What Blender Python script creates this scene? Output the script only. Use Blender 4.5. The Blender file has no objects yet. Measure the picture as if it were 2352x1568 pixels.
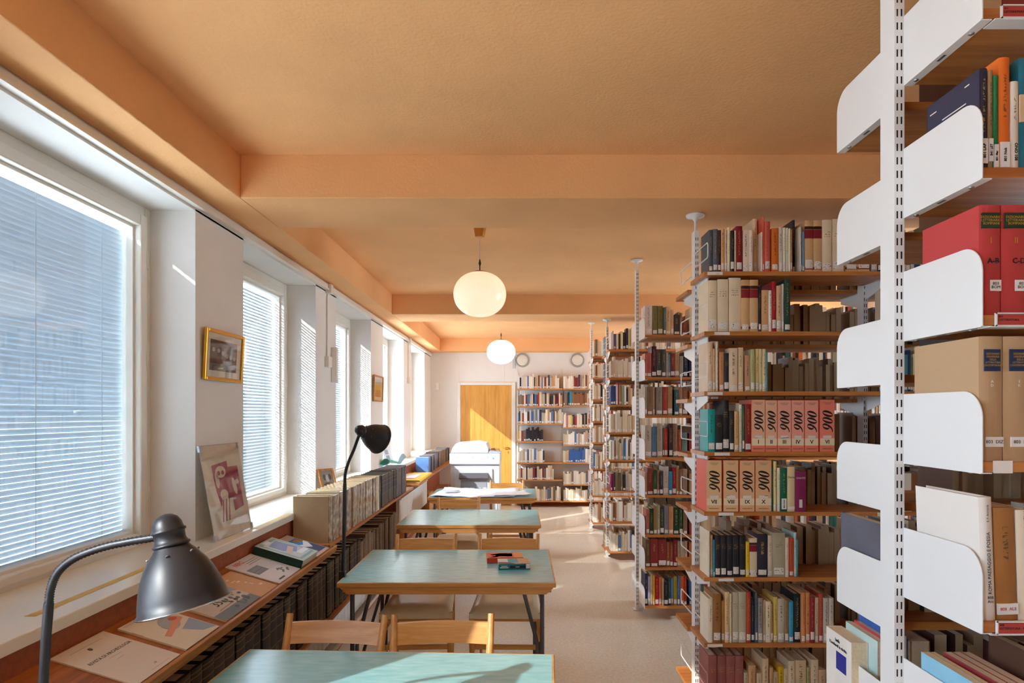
import bpy, math, random
from mathutils import Vector, Matrix
random.seed(7)
S = bpy.context.scene
C = S.collection

# ------------------------------------------------------------------ camera, sky, sun, exposure
F, CX, CY, EYE = 1480.0, 1195.0, 947.0, 1.65      # focal length and vanishing point in the 2352x1568 frame
cam = bpy.data.cameras.new('camera')
cam.sensor_width = 36
cam.lens = 36 * F / 2352
cam.shift_x = -(CX - 1176) / 2352
cam.shift_y = (CY - 784) / 2352
cam.clip_start = 0.02
camo = bpy.data.objects.new('camera', cam)
camo.location = (0, 0, EYE)
camo.rotation_euler = (math.pi / 2, 0, 0)
C.objects.link(camo)
S.camera = camo

world = bpy.data.worlds.new('sky')
S.world = world
world.use_nodes = True
bg = world.node_tree.nodes['Background']
bg.inputs[0].default_value = (0.68, 0.84, 1.0, 1)
bg.inputs[1].default_value = 4.0

sun = bpy.data.lights.new('sun', 'SUN')
sun.energy = 2.3
sun.angle = 0.012
sun.color = (1.0, 0.96, 0.89)
suno = bpy.data.objects.new('sun', sun)
suno.rotation_euler = Vector((1.0, 1.0, -0.80)).to_track_quat('-Z', 'Y').to_euler()
C.objects.link(suno)

WALL_X = -1.595
WINS = [(-1.93, -0.62), (-0.03, 1.28), (1.85, 3.163), (3.71, 5.02), (5.575, 6.88), (7.477, 8.815), (9.40, 10.73)]  # first two are out of view, added to let in more daylight
for i, (a, b) in enumerate(WINS):                   # light portals: they only guide the sky's light through the openings
    L = bpy.data.lights.new('portal', 'AREA')
    L.shape = 'RECTANGLE'
    L.size, L.size_y = b - a, 1.64
    L.cycles.is_portal = True
    o = bpy.data.objects.new('window_portal', L)
    o.location = (-1.99, (a + b) / 2, 1.83)
    o.rotation_euler = Vector((1, 0, 0)).to_track_quat('-Z', 'Z').to_euler()
    C.objects.link(o)
ADDED_RWINS = [(4.3, 5.0), (5.9, 6.95), (7.8, 8.8), (9.8, 11.0)]      # unseen windows added to bring daylight in at the aisle ends
for a, b in ADDED_RWINS:
    L = bpy.data.lights.new('portal', 'AREA')
    L.shape = 'RECTANGLE'
    L.size, L.size_y = b - a, 1.55
    L.cycles.is_portal = True
    o = bpy.data.objects.new('window_portal', L)
    o.location = (3.97, (a + b) / 2, 1.80)
    o.rotation_euler = Vector((-1, 0, 0)).to_track_quat('-Z', 'Z').to_euler()
    C.objects.link(o)

vs = S.view_settings
vs.view_transform = 'Standard'
vs.look = 'None'
vs.gamma = 1
vs.use_curve_mapping = False
vs.exposure = 1.84
S.cycles.max_bounces = 14
S.cycles.diffuse_bounces = 8
S.cycles.transparent_max_bounces = 24

# ------------------------------------------------------------------ materials
def lin(h):
    h = h.lstrip('#')
    if len(h) == 3:
        h = ''.join(c * 2 for c in h)
    out = []
    for i in (0, 2, 4):
        c = int(h[i:i + 2], 16) / 255
        out.append(c / 12.92 if c <= 0.04045 else ((c + 0.055) / 1.055) ** 2.4)
    return tuple(out) + (1.0,)

MATS = {}
def newmat(name):
    m = bpy.data.materials.new(name)
    m.use_nodes = True
    MATS[name] = m
    nt = m.node_tree
    return m, nt, nt.nodes['Principled BSDF']

def N(nt, t, **kw):
    n = nt.nodes.new(t)
    for k, v in kw.items():
        setattr(n, k, v)
    return n

def setrough(b, r, spec=None, metal=0, coat=0):
    b.inputs['Roughness'].default_value = r
    b.inputs['Metallic'].default_value = metal
    if spec is not None:
        b.inputs['Specular IOR Level'].default_value = spec
    if coat:
        b.inputs['Coat Weight'].default_value = coat
        b.inputs['Coat Roughness'].default_value = 0.1

def plain(name, h, rough=0.5, metal=0, spec=None, coat=0, var=0.0, vscale=8.0, bump=0.0, bscale=200.0, emit=0):
    m, nt, b = newmat(name)
    c = lin(h)
    b.inputs['Base Color'].default_value = c
    setrough(b, rough, spec, metal, coat)
    if var or bump:
        g = N(nt, 'ShaderNodeNewGeometry')
    if var:
        n = N(nt, 'ShaderNodeTexNoise')
        n.inputs['Scale'].default_value = vscale
        n.inputs['Detail'].default_value = 5
        nt.links.new(g.outputs['Position'], n.inputs['Vector'])
        r = N(nt, 'ShaderNodeMapRange')
        r.inputs[1].default_value, r.inputs[2].default_value = 0.3, 0.7
        r.inputs[3].default_value, r.inputs[4].default_value = 1 - var, 1 + var
        nt.links.new(n.outputs['Fac'], r.inputs[0])
        mul = N(nt, 'ShaderNodeVectorMath', operation='SCALE')
        mul.inputs[0].default_value = c[:3]
        nt.links.new(r.outputs[0], mul.inputs['Scale'])
        nt.links.new(mul.outputs[0], b.inputs['Base Color'])
    if bump:
        n2 = N(nt, 'ShaderNodeTexNoise')
        n2.inputs['Scale'].default_value = bscale
        n2.inputs['Detail'].default_value = 4
        nt.links.new(g.outputs['Position'], n2.inputs['Vector'])
        bp = N(nt, 'ShaderNodeBump')
        bp.inputs['Strength'].default_value = bump
        bp.inputs['Distance'].default_value = 0.004
        nt.links.new(n2.outputs['Fac'], bp.inputs['Height'])
        nt.links.new(bp.outputs[0], b.inputs['Normal'])
    if emit:
        b.inputs['Emission Color'].default_value = c
        b.inputs['Emission Strength'].default_value = emit
    return m

def wood(name, h1, h2, axis, rough=0.4, scale=1.0, coat=0):
    """grain running along the given world axis"""
    m, nt, b = newmat(name)
    g = N(nt, 'ShaderNodeNewGeometry')
    oi = N(nt, 'ShaderNodeObjectInfo')
    add = N(nt, 'ShaderNodeVectorMath', operation='ADD')
    nt.links.new(g.outputs['Position'], add.inputs[0])
    sc3 = N(nt, 'ShaderNodeVectorMath', operation='SCALE')
    sc3.inputs[0].default_value = (7, 5, 3)
    nt.links.new(oi.outputs['Random'], sc3.inputs['Scale'])
    nt.links.new(sc3.outputs[0], add.inputs[1])
    mp = N(nt, 'ShaderNodeMapping')
    s = [26 * scale] * 3
    s['XYZ'.index(axis)] = 1.6 * scale
    mp.inputs['Scale'].default_value = s
    nt.links.new(add.outputs[0], mp.inputs['Vector'])
    n = N(nt, 'ShaderNodeTexNoise')
    n.inputs['Scale'].default_value = 1.0
    n.inputs['Detail'].default_value = 4
    n.inputs['Distortion'].default_value = 0.6
    nt.links.new(mp.outputs[0], n.inputs['Vector'])
    n2 = N(nt, 'ShaderNodeTexNoise')
    n2.inputs['Scale'].default_value = 5.0
    n2.inputs['Detail'].default_value = 2
    nt.links.new(mp.outputs[0], n2.inputs['Vector'])
    mx = N(nt, 'ShaderNodeMath', operation='MULTIPLY_ADD')
    mx.inputs[1].default_value = 0.35
    nt.links.new(n2.outputs['Fac'], mx.inputs[0])
    nt.links.new(n.outputs['Fac'], mx.inputs[2])
    r = N(nt, 'ShaderNodeValToRGB')
    r.color_ramp.elements[0].position, r.color_ramp.elements[1].position = 0.50, 0.86
    r.color_ramp.elements[0].color, r.color_ramp.elements[1].color = lin(h1), lin(h2)
    nt.links.new(mx.outputs[0], r.inputs[0])
    nt.links.new(r.outputs[0], b.inputs['Base Color'])
    setrough(b, rough, 0.4, 0, coat)
    return m

plain('wall_paint', 'e6e3df', 0.8, bump=0.12, bscale=90, var=0.025, vscale=3)
plain('ceiling_plaster', 'eeb47a', 0.85, bump=0.5, bscale=70, var=0.05, vscale=2.2)
plain('frame_white', 'e9e4da', 0.35, var=0.02, vscale=4)
plain('sill_white', 'ebe6da', 0.22, var=0.02, vscale=5)
plain('steel_white', 'e7e7e6', 0.32, spec=0.5)
plain('steel_cream', 'e2ddd2', 0.35)
plain('slat_paint', 'aab6bf', 0.42)
plain('dark_panel', '8a6a50', 0.7, var=0.1)
plain('fibreboard', '9c5230', 0.75, var=0.16, vscale=45, bump=0.15, bscale=300)
plain('dark_tube', '57565e', 0.4, 0.3)
plain('lamp_black', '24252b', 0.42)
plain('lamp_inner', 'cfcfd2', 0.4)
plain('chrome', 'c8ccd2', 0.18, 1.0)
plain('brass', 'c08a40', 0.35, 0.8)
plain('copper', 'a85a34', 0.35, 0.5)
plain('gold', 'd9a23a', 0.28, 0.85)
plain('vinyl', 'e8dcb8', 0.30, var=0.04, vscale=12)
plain('pages', 'd9c6a6', 0.85, var=0.08, vscale=160)
plain('paper', 'eceae6', 0.7)
plain('paper_cool', 'e6eaf2', 0.7)
plain('ink', '221f20', 0.7)
plain('ink_soft', '6d6460', 0.8)
plain('ink_red', 'c43a2c', 0.7)
plain('ink_gold', 'c8983c', 0.5, 0.3)
plain('ink_white', 'f0ece4', 0.6)
plain('plastic_white', 'ecebe8', 0.4)
plain('plastic_grey', 'c2ccd8', 0.45)
plain('copier_white', 'd2d9e2', 0.45)
plain('plastic_mid', '9aa5b2', 0.45)
plain('plastic_dark', '55565e', 0.4)
plain('tape', 'd9b65c', 0.6, var=0.08, vscale=30)
plain('kraft', 'b98a58', 0.8, var=0.06, vscale=14)
plain('cable', 'd2c8bc', 0.5)
plain('cable_orange', 'c8683c', 0.5)
plain('ground', 'efece6', 0.9, var=0.1, vscale=0.6)
plain('slot_shade', '1c1a1a', 0.9)
plain('strip_red', 'b8403a', 0.5)
plain('vent_grey', 'aaa6a2', 0.5)
wood('shelf_wood', 'a8622e', 'cc8848', 'X', 0.38)
wood('shelf_wood_y', '8a4618', 'b46a32', 'Y', 0.42)
wood('shelf_edge', '9a5a26', 'c88a4c', 'Y', 0.45)
wood('pine_light', 'b87a42', 'd8a266', 'X', 0.42)
wood('table_wood', 'c28748', 'dda868', 'X', 0.35, 1.0)
wood('chair_wood', 'c68b49', 'd9a564', 'Z', 0.33, 1.2)
wood('chair_wood_x', 'c68b49', 'd9a564', 'X', 0.33, 1.2)
wood('door_wood', 'c98c3c', 'e2a856', 'Z', 0.38, 0.8)
wood('frame_wood', 'a8682c', 'c88c48', 'Z', 0.4, 2.0)

def linoleum_green():
    m, nt, b = newmat('lino_green')
    g = N(nt, 'ShaderNodeNewGeometry')
    mp = N(nt, 'ShaderNodeMapping')
    mp.inputs['Scale'].default_value = (4, 14, 1)
    nt.links.new(g.outputs['Position'], mp.inputs['Vector'])
    n = N(nt, 'ShaderNodeTexNoise')
    n.inputs['Scale'].default_value = 3
    n.inputs['Detail'].default_value = 5
    nt.links.new(mp.outputs[0], n.inputs['Vector'])
    r = N(nt, 'ShaderNodeValToRGB')
    r.color_ramp.elements[0].position, r.color_ramp.elements[1].position = 0.25, 0.8
    r.color_ramp.elements[0].color, r.color_ramp.elements[1].color = lin('74b2b8'), lin('94c9ce')
    nt.links.new(n.outputs['Fac'], r.inputs[0])
    nt.links.new(r.outputs[0], b.inputs['Base Color'])
    setrough(b, 0.22, 0.6)
linoleum_green()

def floor_mat():
    m, nt, b = newmat('floor_lino')
    g = N(nt, 'ShaderNodeNewGeometry')
    n = N(nt, 'ShaderNodeTexNoise')
    n.inputs['Scale'].default_value = 55
    n.inputs['Detail'].default_value = 6
    nt.links.new(g.outputs['Position'], n.inputs['Vector'])
    n2 = N(nt, 'ShaderNodeTexNoise')
    n2.inputs['Scale'].default_value = 1.3
    n2.inputs['Detail'].default_value = 3
    nt.links.new(g.outputs['Position'], n2.inputs['Vector'])
    mx = N(nt, 'ShaderNodeMath', operation='MULTIPLY_ADD')
    mx.inputs[1].default_value = 0.5
    nt.links.new(n2.outputs['Fac'], mx.inputs[0])
    nt.links.new(n.outputs['Fac'], mx.inputs[2])
    r = N(nt, 'ShaderNodeValToRGB')
    r.color_ramp.elements[0].position, r.color_ramp.elements[1].position = 0.5, 0.95
    r.color_ramp.elements[0].color, r.color_ramp.elements[1].color = lin('dad0ba'), lin('f0eada')
    nt.links.new(mx.outputs[0], r.inputs[0])
    nt.links.new(r.outputs[0], b.inputs['Base Color'])
    setrough(b, 0.24, 0.65)
floor_mat()

def glass(name, tint=(1, 1, 1, 1), rough=0.0, ior=1.45):
    m, nt, b = newmat(name)
    nt.nodes.remove(b)
    out = nt.nodes['Material Output']
    t = N(nt, 'ShaderNodeBsdfTransparent')
    t.inputs[0].default_value = tint
    gl = N(nt, 'ShaderNodeBsdfGlossy')
    gl.inputs['Roughness'].default_value = rough
    lw = N(nt, 'ShaderNodeLayerWeight')
    lw.inputs[0].default_value = 0.5
    pw = N(nt, 'ShaderNodeMath', operation='POWER')
    pw.inputs[1].default_value = 5.0
    nt.links.new(lw.outputs['Facing'], pw.inputs[0])
    fr = N(nt, 'ShaderNodeMath', operation='MULTIPLY_ADD')
    fr.inputs[1].default_value, fr.inputs[2].default_value = 0.90, 0.06
    nt.links.new(pw.outputs[0], fr.inputs[0])
    mx = N(nt, 'ShaderNodeMixShader')
    nt.links.new(fr.outputs[0], mx.inputs[0])
    nt.links.new(t.outputs[0], mx.inputs[1])
    nt.links.new(gl.outputs[0], mx.inputs[2])
    nt.links.new(mx.outputs[0], out.inputs[0])
glass('pane_glass', (0.975, 0.98, 0.985, 1))
glass('clear_plastic', (0.96, 0.96, 0.95, 1), 0.03)

def globe_mat(name, strength):
    m, nt, b = newmat(name)
    b.inputs['Base Color'].default_value = lin('f4e6d2')
    setrough(b, 0.25)
    b.inputs['Emission Color'].default_value = (1.0, 0.76, 0.52, 1)
    b.inputs['Emission Strength'].default_value = strength
globe_mat('opal_glass', 0.22)
globe_mat('opal_glass_bright', 0.8)

def book_mat(name, mode):
    """cover colour comes from the object; printed title on the spine in the book's own unit box"""
    m, nt, b = newmat(name)
    L = nt.links.new
    oi = N(nt, 'ShaderNodeObjectInfo')
    tc = N(nt, 'ShaderNodeTexCoord')
    sp = N(nt, 'ShaderNodeSeparateXYZ')
    L(tc.outputs['Object'], sp.inputs[0])
    def math_(op, a, c=None, d=None):
        n = N(nt, 'ShaderNodeMath', operation=op)
        for i, v in enumerate((a, c, d)):
            if v is None:
                continue
            if isinstance(v, (int, float)):
                n.inputs[i].default_value = v
            else:
                L(v, n.inputs[i])
        return n.outputs[0]
    X, Y, Z = sp.outputs
    rnd = oi.outputs['Random']
    spine = math_('LESS_THAN', Y, 0.045)
    dx = math_('ABSOLUTE', math_('SUBTRACT', X, 0.5))
    bw = N(nt, 'ShaderNodeRGBToBW')
    L(oi.outputs['Color'], bw.inputs[0])
    dark = math_('LESS_THAN', bw.outputs[0], 0.16)
    # wear on the cloth
    n = N(nt, 'ShaderNodeTexNoise')
    n.inputs['Scale'].default_value = 9
    n.inputs['Detail'].default_value = 5
    g = N(nt, 'ShaderNodeNewGeometry')
    L(g.outputs['Position'], n.inputs['Vector'])
    wear = N(nt, 'ShaderNodeMapRange')
    wear.inputs[1].default_value, wear.inputs[2].default_value = 0.25, 0.75
    wear.inputs[3].default_value, wear.inputs[4].default_value = 0.86, 1.08
    L(n.outputs['Fac'], wear.inputs[0])
    base = N(nt, 'ShaderNodeVectorMath', operation='SCALE')
    L(oi.outputs['Color'], base.inputs[0])
    L(wear.outputs[0], base.inputs['Scale'])
    # lettering-like print
    cv = N(nt, 'ShaderNodeCombineXYZ')
    L(math_('MULTIPLY', X, 4.0), cv.inputs[0])
    L(math_('MULTIPLY', rnd, 50.0), cv.inputs[1])
    L(math_('MULTIPLY', Z, 62.0), cv.inputs[2])
    tn = N(nt, 'ShaderNodeTexNoise')
    tn.inputs['Scale'].default_value = 1.0
    tn.inputs['Detail'].default_value = 1
    L(cv.outputs[0], tn.inputs['Vector'])
    mark = math_('GREATER_THAN', tn.outputs['Fac'], 0.53)
    ink = N(nt, 'ShaderNodeMix', data_type='RGBA')
    L(dark, ink.inputs[0])
    ink.inputs[6].default_value = lin('4a3a30')
    ink.inputs[7].default_value = lin('b99a5a')
    if mode == 'title':
        strip = math_('LESS_THAN', dx, 0.13)
        lo = math_('GREATER_THAN', Z, math_('MULTIPLY_ADD', rnd, 0.25, 0.30))
        hi = math_('LESS_THAN', Z, math_('MULTIPLY_ADD', rnd, -0.12, 0.93))
        fac = math_('MULTIPLY', math_('MULTIPLY', strip, mark), math_('MULTIPLY', lo, hi))
        fac = math_('MULTIPLY', fac, spine)
        fac = math_('MULTIPLY', fac, 0.72)
    elif mode == 'cross':       # a block of horizontal title lines near the head
        rows = math_('GREATER_THAN', math_('SINE', math_('MULTIPLY', Z, 150.0)), 0.2)
        strip = math_('LESS_THAN', dx, 0.30)
        lo = math_('GREATER_THAN', Z, 0.66)
        hi = math_('LESS_THAN', Z, 0.80)
        cv2 = N(nt, 'ShaderNodeCombineXYZ')
        L(math_('MULTIPLY', X, 16.0), cv2.inputs[0])
        L(math_('MULTIPLY', Z, 40.0), cv2.inputs[2])
        L(math_('MULTIPLY', rnd, 50.0), cv2.inputs[1])
        L(cv2.outputs[0], tn.inputs['Vector'])
        fac = math_('MULTIPLY', math_('MULTIPLY', rows, mark), math_('MULTIPLY', strip, math_('MULTIPLY', lo, hi)))
        fac = math_('MULTIPLY', math_('MULTIPLY', fac, spine), 0.8)
    elif mode == 'gilt':        # gold bands across the spine and gold frames between them
        band = None
        for zc in (0.06, 0.12, 0.42, 0.66, 0.80, 0.90, 0.95):
            t = math_('LESS_THAN', math_('ABSOLUTE', math_('SUBTRACT', Z, zc)), 0.006)
            band = t if band is None else math_('MAXIMUM', band, t)
        edge = math_('LESS_THAN', math_('ABSOLUTE', math_('SUBTRACT', dx, 0.36)), 0.035)
        edge = math_('MULTIPLY', edge, math_('LESS_THAN', math_('ABSOLUTE', math_('SUBTRACT', Z, 0.27)), 0.12))
        fac = math_('MULTIPLY', math_('MAXIMUM', math_('MULTIPLY', edge, math_('GREATER_THAN', rnd, 0.35)), band), spine)
        fac = math_('MULTIPLY', fac, 0.5)
        ink.inputs[7].default_value = lin('b0893c')
        ink.inputs[6].default_value = lin('b0893c')
    elif mode == 'band':        # red title band and dark line near the head
        t1 = math_('LESS_THAN', math_('ABSOLUTE', math_('SUBTRACT', Z, 0.735)), 0.085)
        t2 = math_('LESS_THAN', math_('ABSOLUTE', math_('SUBTRACT', Z, 0.075)), 0.025)
        t3 = math_('LESS_THAN', math_('ABSOLUTE', math_('SUBTRACT', Z, 0.855)), 0.03)
        fac = math_('MULTIPLY', math_('MAXIMUM', math_('MAXIMUM', t1, t2), t3), spine)
        mm = N(nt, 'ShaderNodeMix', data_type='RGBA')
        L(t3, mm.inputs[0])
        mm.inputs[6].default_value = lin('8a1f2c')
        mm.inputs[7].default_value = lin('3a2018')
        ink = mm
    elif mode == 'marble':      # patterned paper wrapped in clear film
        cv3 = N(nt, 'ShaderNodeTexNoise')
        cv3.inputs['Scale'].default_value = 26
        cv3.inputs['Detail'].default_value = 6
        L(g.outputs['Position'], cv3.inputs['Vector'])
        rr = N(nt, 'ShaderNodeValToRGB')
        e = rr.color_ramp.elements
        e[0].position, e[0].color = 0.30, lin('7a5a46')
        e[1].position, e[1].color = 0.72, lin('d8cab0')
        k = e.new(0.47); k.color = lin('a58c78')
        k = e.new(0.56); k.color = lin('b4a48e')
        L(cv3.outputs['Fac'], rr.inputs[0])
        ink = rr
        fac = math_('MULTIPLY', spine, 0.9)
    mx = N(nt, 'ShaderNodeMix', data_type='RGBA')
    L(fac, mx.inputs[0])
    L(base.outputs[0], mx.inputs[6])
    L(ink.outputs[2] if ink.bl_idname == 'ShaderNodeMix' else ink.outputs[0], mx.inputs[7])
    L(mx.outputs[2], b.inputs['Base Color'])
    setrough(b, 0.18 if mode == 'marble' else 0.48, 0.4)
for md in ('title', 'cross', 'gilt', 'band', 'marble'):
    book_mat('book_' + md, md)
book_mat('book_plain', 'none') if False else None

def objcolor(name, rough=0.5):
    m, nt, b = newmat(name)
    oi = N(nt, 'ShaderNodeObjectInfo')
    nt.links.new(oi.outputs['Color'], b.inputs['Base Color'])
    setrough(b, rough, 0.4)
objcolor('tint', 0.5)

def label_mat():
    m, nt, b = newmat('label_paper')
    L = nt.links.new
    tc = N(nt, 'ShaderNodeTexCoord')
    oi = N(nt, 'ShaderNodeObjectInfo')
    sp = N(nt, 'ShaderNodeSeparateXYZ')
    L(tc.outputs['Object'], sp.inputs[0])
    cv = N(nt, 'ShaderNodeCombineXYZ')
    for i, k in ((0, 7.0), (2, 70.0)):
        mm = N(nt, 'ShaderNodeMath', operation='MULTIPLY')
        mm.inputs[1].default_value = k
        L(sp.outputs[i], mm.inputs[0])
        L(mm.outputs[0], cv.inputs[i])
    mm = N(nt, 'ShaderNodeMath', operation='MULTIPLY')
    mm.inputs[1].default_value = 40
    L(oi.outputs['Random'], mm.inputs[0])
    L(mm.outputs[0], cv.inputs[1])
    tn = N(nt, 'ShaderNodeTexNoise')
    tn.inputs['Scale'].default_value = 1.0
    L(cv.outputs[0], tn.inputs['Vector'])
    gt = N(nt, 'ShaderNodeMath', operation='GREATER_THAN')
    gt.inputs[1].default_value = 0.63
    L(tn.outputs['Fac'], gt.inputs[0])
    mx = N(nt, 'ShaderNodeMix', data_type='RGBA')
    L(gt.outputs[0], mx.inputs[0])
    mx.inputs[6].default_value = lin('e8e2da')
    mx.inputs[7].default_value = lin('5a5450')
    L(mx.outputs[2], b.inputs['Base Color'])
    setrough(b, 0.5)
label_mat()

def attr_mat():
    m, nt, b = newmat('book_colours')
    a = N(nt, 'ShaderNodeAttribute', attribute_name='Col')
    nt.links.new(a.outputs['Color'], b.inputs['Base Color'])
    setrough(b, 0.5, 0.4)
attr_mat()

# ------------------------------------------------------------------ mesh helpers
OFF = {}
class MB:
    def __init__(self):
        self.v, self.f, self.m = [], [], []
        self.mats = ['']
        self.cur = 0
    def mat(self, name):
        if name not in self.mats:
            self.mats.append(name)
        self.cur = self.mats.index(name)
        return self
    def add(self, verts, faces):
        k = len(self.v)
        self.v += [tuple(p) for p in verts]
        self.f += [tuple(i + k for i in f) for f in faces]
        self.m += [self.cur] * len(faces)
        return self
    def box(self, x0, x1, y0, y1, z0, z1):
        v = [(x, y, z) for z in (z0, z1) for y in (y0, y1) for x in (x0, x1)]
        return self.add(v, [(0, 2, 3, 1), (4, 5, 7, 6), (0, 1, 5, 4), (2, 6, 7, 3), (0, 4, 6, 2), (1, 3, 7, 5)])
    def obox(self, M, sx, sy, sz):
        v = [M @ Vector((x, y, z)) for z in (0, sz) for y in (0, sy) for x in (0, sx)]
        return self.add(v, [(0, 2, 3, 1), (4, 5, 7, 6), (0, 1, 5, 4), (2, 6, 7, 3), (0, 4, 6, 2), (1, 3, 7, 5)])
    def prism(self, poly, fn0, fn1):
        """poly of 2D points mapped to two rings by fn0 and fn1"""
        n = len(poly)
        v = [fn0(*p) for p in poly] + [fn1(*p) for p in poly]
        f = [tuple(range(n))[::-1], tuple(range(n, 2 * n))]
        f += [(i, (i + 1) % n, n + (i + 1) % n, n + i) for i in range(n)]
        return self.add(v, f)
    def tube(self, pts, r, seg=8, cap=True, taper=None):
        pts = [Vector(p) for p in pts]
        rings = []
        up = None
        for i, p in enumerate(pts):
            t = (pts[min(i + 1, len(pts) - 1)] - pts[max(i - 1, 0)]).normalized()
            if up is None:
                up = Vector((0, 0, 1)) if abs(t.z) < 0.9 else Vector((1, 0, 0))
            a = t.cross(up).normalized()
            bb = a.cross(t).normalized()
            up = bb
            rr = r if taper is None else taper[i]
            rings.append([p + (a * math.cos(q) + bb * math.sin(q)) * rr for q in (2 * math.pi * k / seg for k in range(seg))])
        v = [q for rg in rings for q in rg]
        f = []
        for i in range(len(rings) - 1):
            for k in range(seg):
                f.append((i * seg + k, i * seg + (k + 1) % seg, (i + 1) * seg + (k + 1) % seg, (i + 1) * seg + k))
        if cap:
            f.append(tuple(range(seg))[::-1])
            f.append(tuple((len(rings) - 1) * seg + k for k in range(seg)))
        return self.add(v, f)
    def lathe(self, prof, M=None, seg=24, cap=True):
        """prof: (radius, height) pairs about local Z"""
        M = M or Matrix()
        v, f = [], []
        n = len(prof)
        for r, z in prof:
            for k in range(seg):
                a = 2 * math.pi * k / seg
                v.append(M @ Vector((r * math.cos(a), r * math.sin(a), z)))
        for i in range(n - 1):
            for k in range(seg):
                f.append((i * seg + k, i * seg + (k + 1) % seg, (i + 1) * seg + (k + 1) % seg, (i + 1) * seg + k))
        if cap:
            f.append(tuple(range(seg))[::-1])
            f.append(tuple((n - 1) * seg + k for k in range(seg)))
        return self.add(v, f)
    def mesh(self, name, default=None, off=(0, 0, 0), smooth=False):
        me = bpy.data.meshes.new(name)
        ox, oy, oz = off
        me.from_pydata([(x - ox, y - oy, z - oz) for x, y, z in self.v], [], self.f)
        used = [default if n == '' else n for n in self.mats]
        for n in used:
            me.materials.append(MATS[n] if n else None)
        if any(self.m):
            me.polygons.foreach_set('material_index', self.m)
        if smooth:
            me.polygons.foreach_set('use_smooth', [True] * len(self.f))
        me.validate()
        me.update()
        return me
    def build(self, name, mat, parent=None, smooth=False, bevel=0, origin=None, sharp=None):
        off = OFF.get(parent.name, (0, 0, 0)) if parent else (origin or (0, 0, 0))
        me = self.mesh(name, mat, off, smooth)
        o = bpy.data.objects.new(name, me)
        C.objects.link(o)
        if parent:
            o.parent = parent
        else:
            o.location = off
        OFF[o.name] = off
        if smooth and sharp:
            me.set_sharp_from_angle(angle=math.radians(sharp))
        if bevel:
            md = o.modifiers.new('bevel', 'BEVEL')
            md.width = bevel
            md.segments = 2
            md.limit_method = 'ANGLE'
        return o

def tag(o, label=None, cat=None, group=None, kind=None):
    if label: o['label'] = label
    if cat: o['category'] = cat
    if group: o['group'] = group
    if kind: o['kind'] = kind
    return o

def empty(name, loc, label=None, cat=None, group=None, kind=None, rz=0.0):
    o = bpy.data.objects.new(name, None)
    o.empty_display_size = 0.05
    o.location = loc
    o.rotation_euler = (0, 0, rz)
    C.objects.link(o)
    OFF[o.name] = tuple(loc)
    return tag(o, label, cat, group, kind)

def local_empty(name, loc, *a, **k):
    """an Empty whose parts are built in its own local frame"""
    o = empty(name, loc, *a, **k)
    OFF[o.name] = (0, 0, 0)
    return o

def copy_tree(o, parent=None):
    c = o.copy()
    C.objects.link(c)
    OFF[c.name] = OFF.get(o.name, (0, 0, 0))
    if parent:
        c.parent = parent
    for ch in list(o.children):
        copy_tree(ch, c)
    return c

def inst(name, me, parent, M=None, color=None):
    o = bpy.data.objects.new(name, me)
    C.objects.link(o)
    if parent:
        o.parent = parent
    if M is not None:
        o.matrix_local = M
    if color:
        o.color = color
    OFF[o.name] = (0, 0, 0)
    return o

def P(x, y, Y):
    """point at depth Y seen at pixel x, y"""
    return Vector(((x - CX) * Y / F, Y, EYE - (y - CY) * Y / F))

def hit(x, y, p0, n):
    d = Vector(((x - CX) / F, 1, -(y - CY) / F))
    c = Vector((0, 0, EYE))
    t = (Vector(p0) - c).dot(n) / d.dot(n)
    return c + d * t

TXT = {}
def text_mesh(body, size, mat, align='CENTER', shear=0.0, xs=1.0, bold=0.0, lh=1.0):
    key = (body, size, mat, align, shear, xs, bold, lh)
    if key in TXT:
        return TXT[key]
    cu = bpy.data.curves.new('lettering', 'FONT')
    cu.body = body
    cu.size = size
    cu.align_x = align
    cu.align_y = 'CENTER'
    cu.shear = shear
    cu.space_line = lh
    cu.offset = bold
    cu.extrude = 0.00015
    cu.resolution_u = 2
    ob = bpy.data.objects.new('lettering', cu)
    me = bpy.data.meshes.new_from_object(ob)
    me.materials.clear()
    me.materials.append(MATS[mat])
    if xs != 1.0:
        for v in me.vertices:
            v.co.x *= xs
    bpy.data.objects.remove(ob)
    bpy.data.curves.remove(cu)
    TXT[key] = me
    return me

def M3(x, y, z, loc):
    m = Matrix((x, y, z)).transposed().to_4x4()
    m.translation = Vector(loc)
    return m
UPRIGHT = ((1, 0, 0), (0, 0, 1), (0, -1, 0))       # on a face looking towards -Y
UPWARD = ((0, 0, 1), (-1, 0, 0), (0, -1, 0))       # reading bottom to top
DOWNWARD = ((0, 0, -1), (1, 0, 0), (0, -1, 0))     # reading top to bottom

def lettering(parent, body, size, mat, axes, loc, **k):
    me = text_mesh(body, size, mat, **k)
    return inst('lettering', me, parent, M3(*axes, loc))

# ------------------------------------------------------------------ the room
X_R, Y_B, Y_F = 3.75, 11.46, -4.2
Z_CEIL, Z_BEAM = 2.93, 2.714
OUT_X = -1.95
ST = dict(kind='structure')

def st(o, label, cat):
    return tag(o, label, cat, None, 'structure')

m = MB().box(-2.1, X_R + .2, Y_F - .2, Y_B + .2, -.15, 0)
st(m.build('floor', 'floor_lino'), 'beige speckled linoleum floor of the reading room', 'floor')

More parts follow.
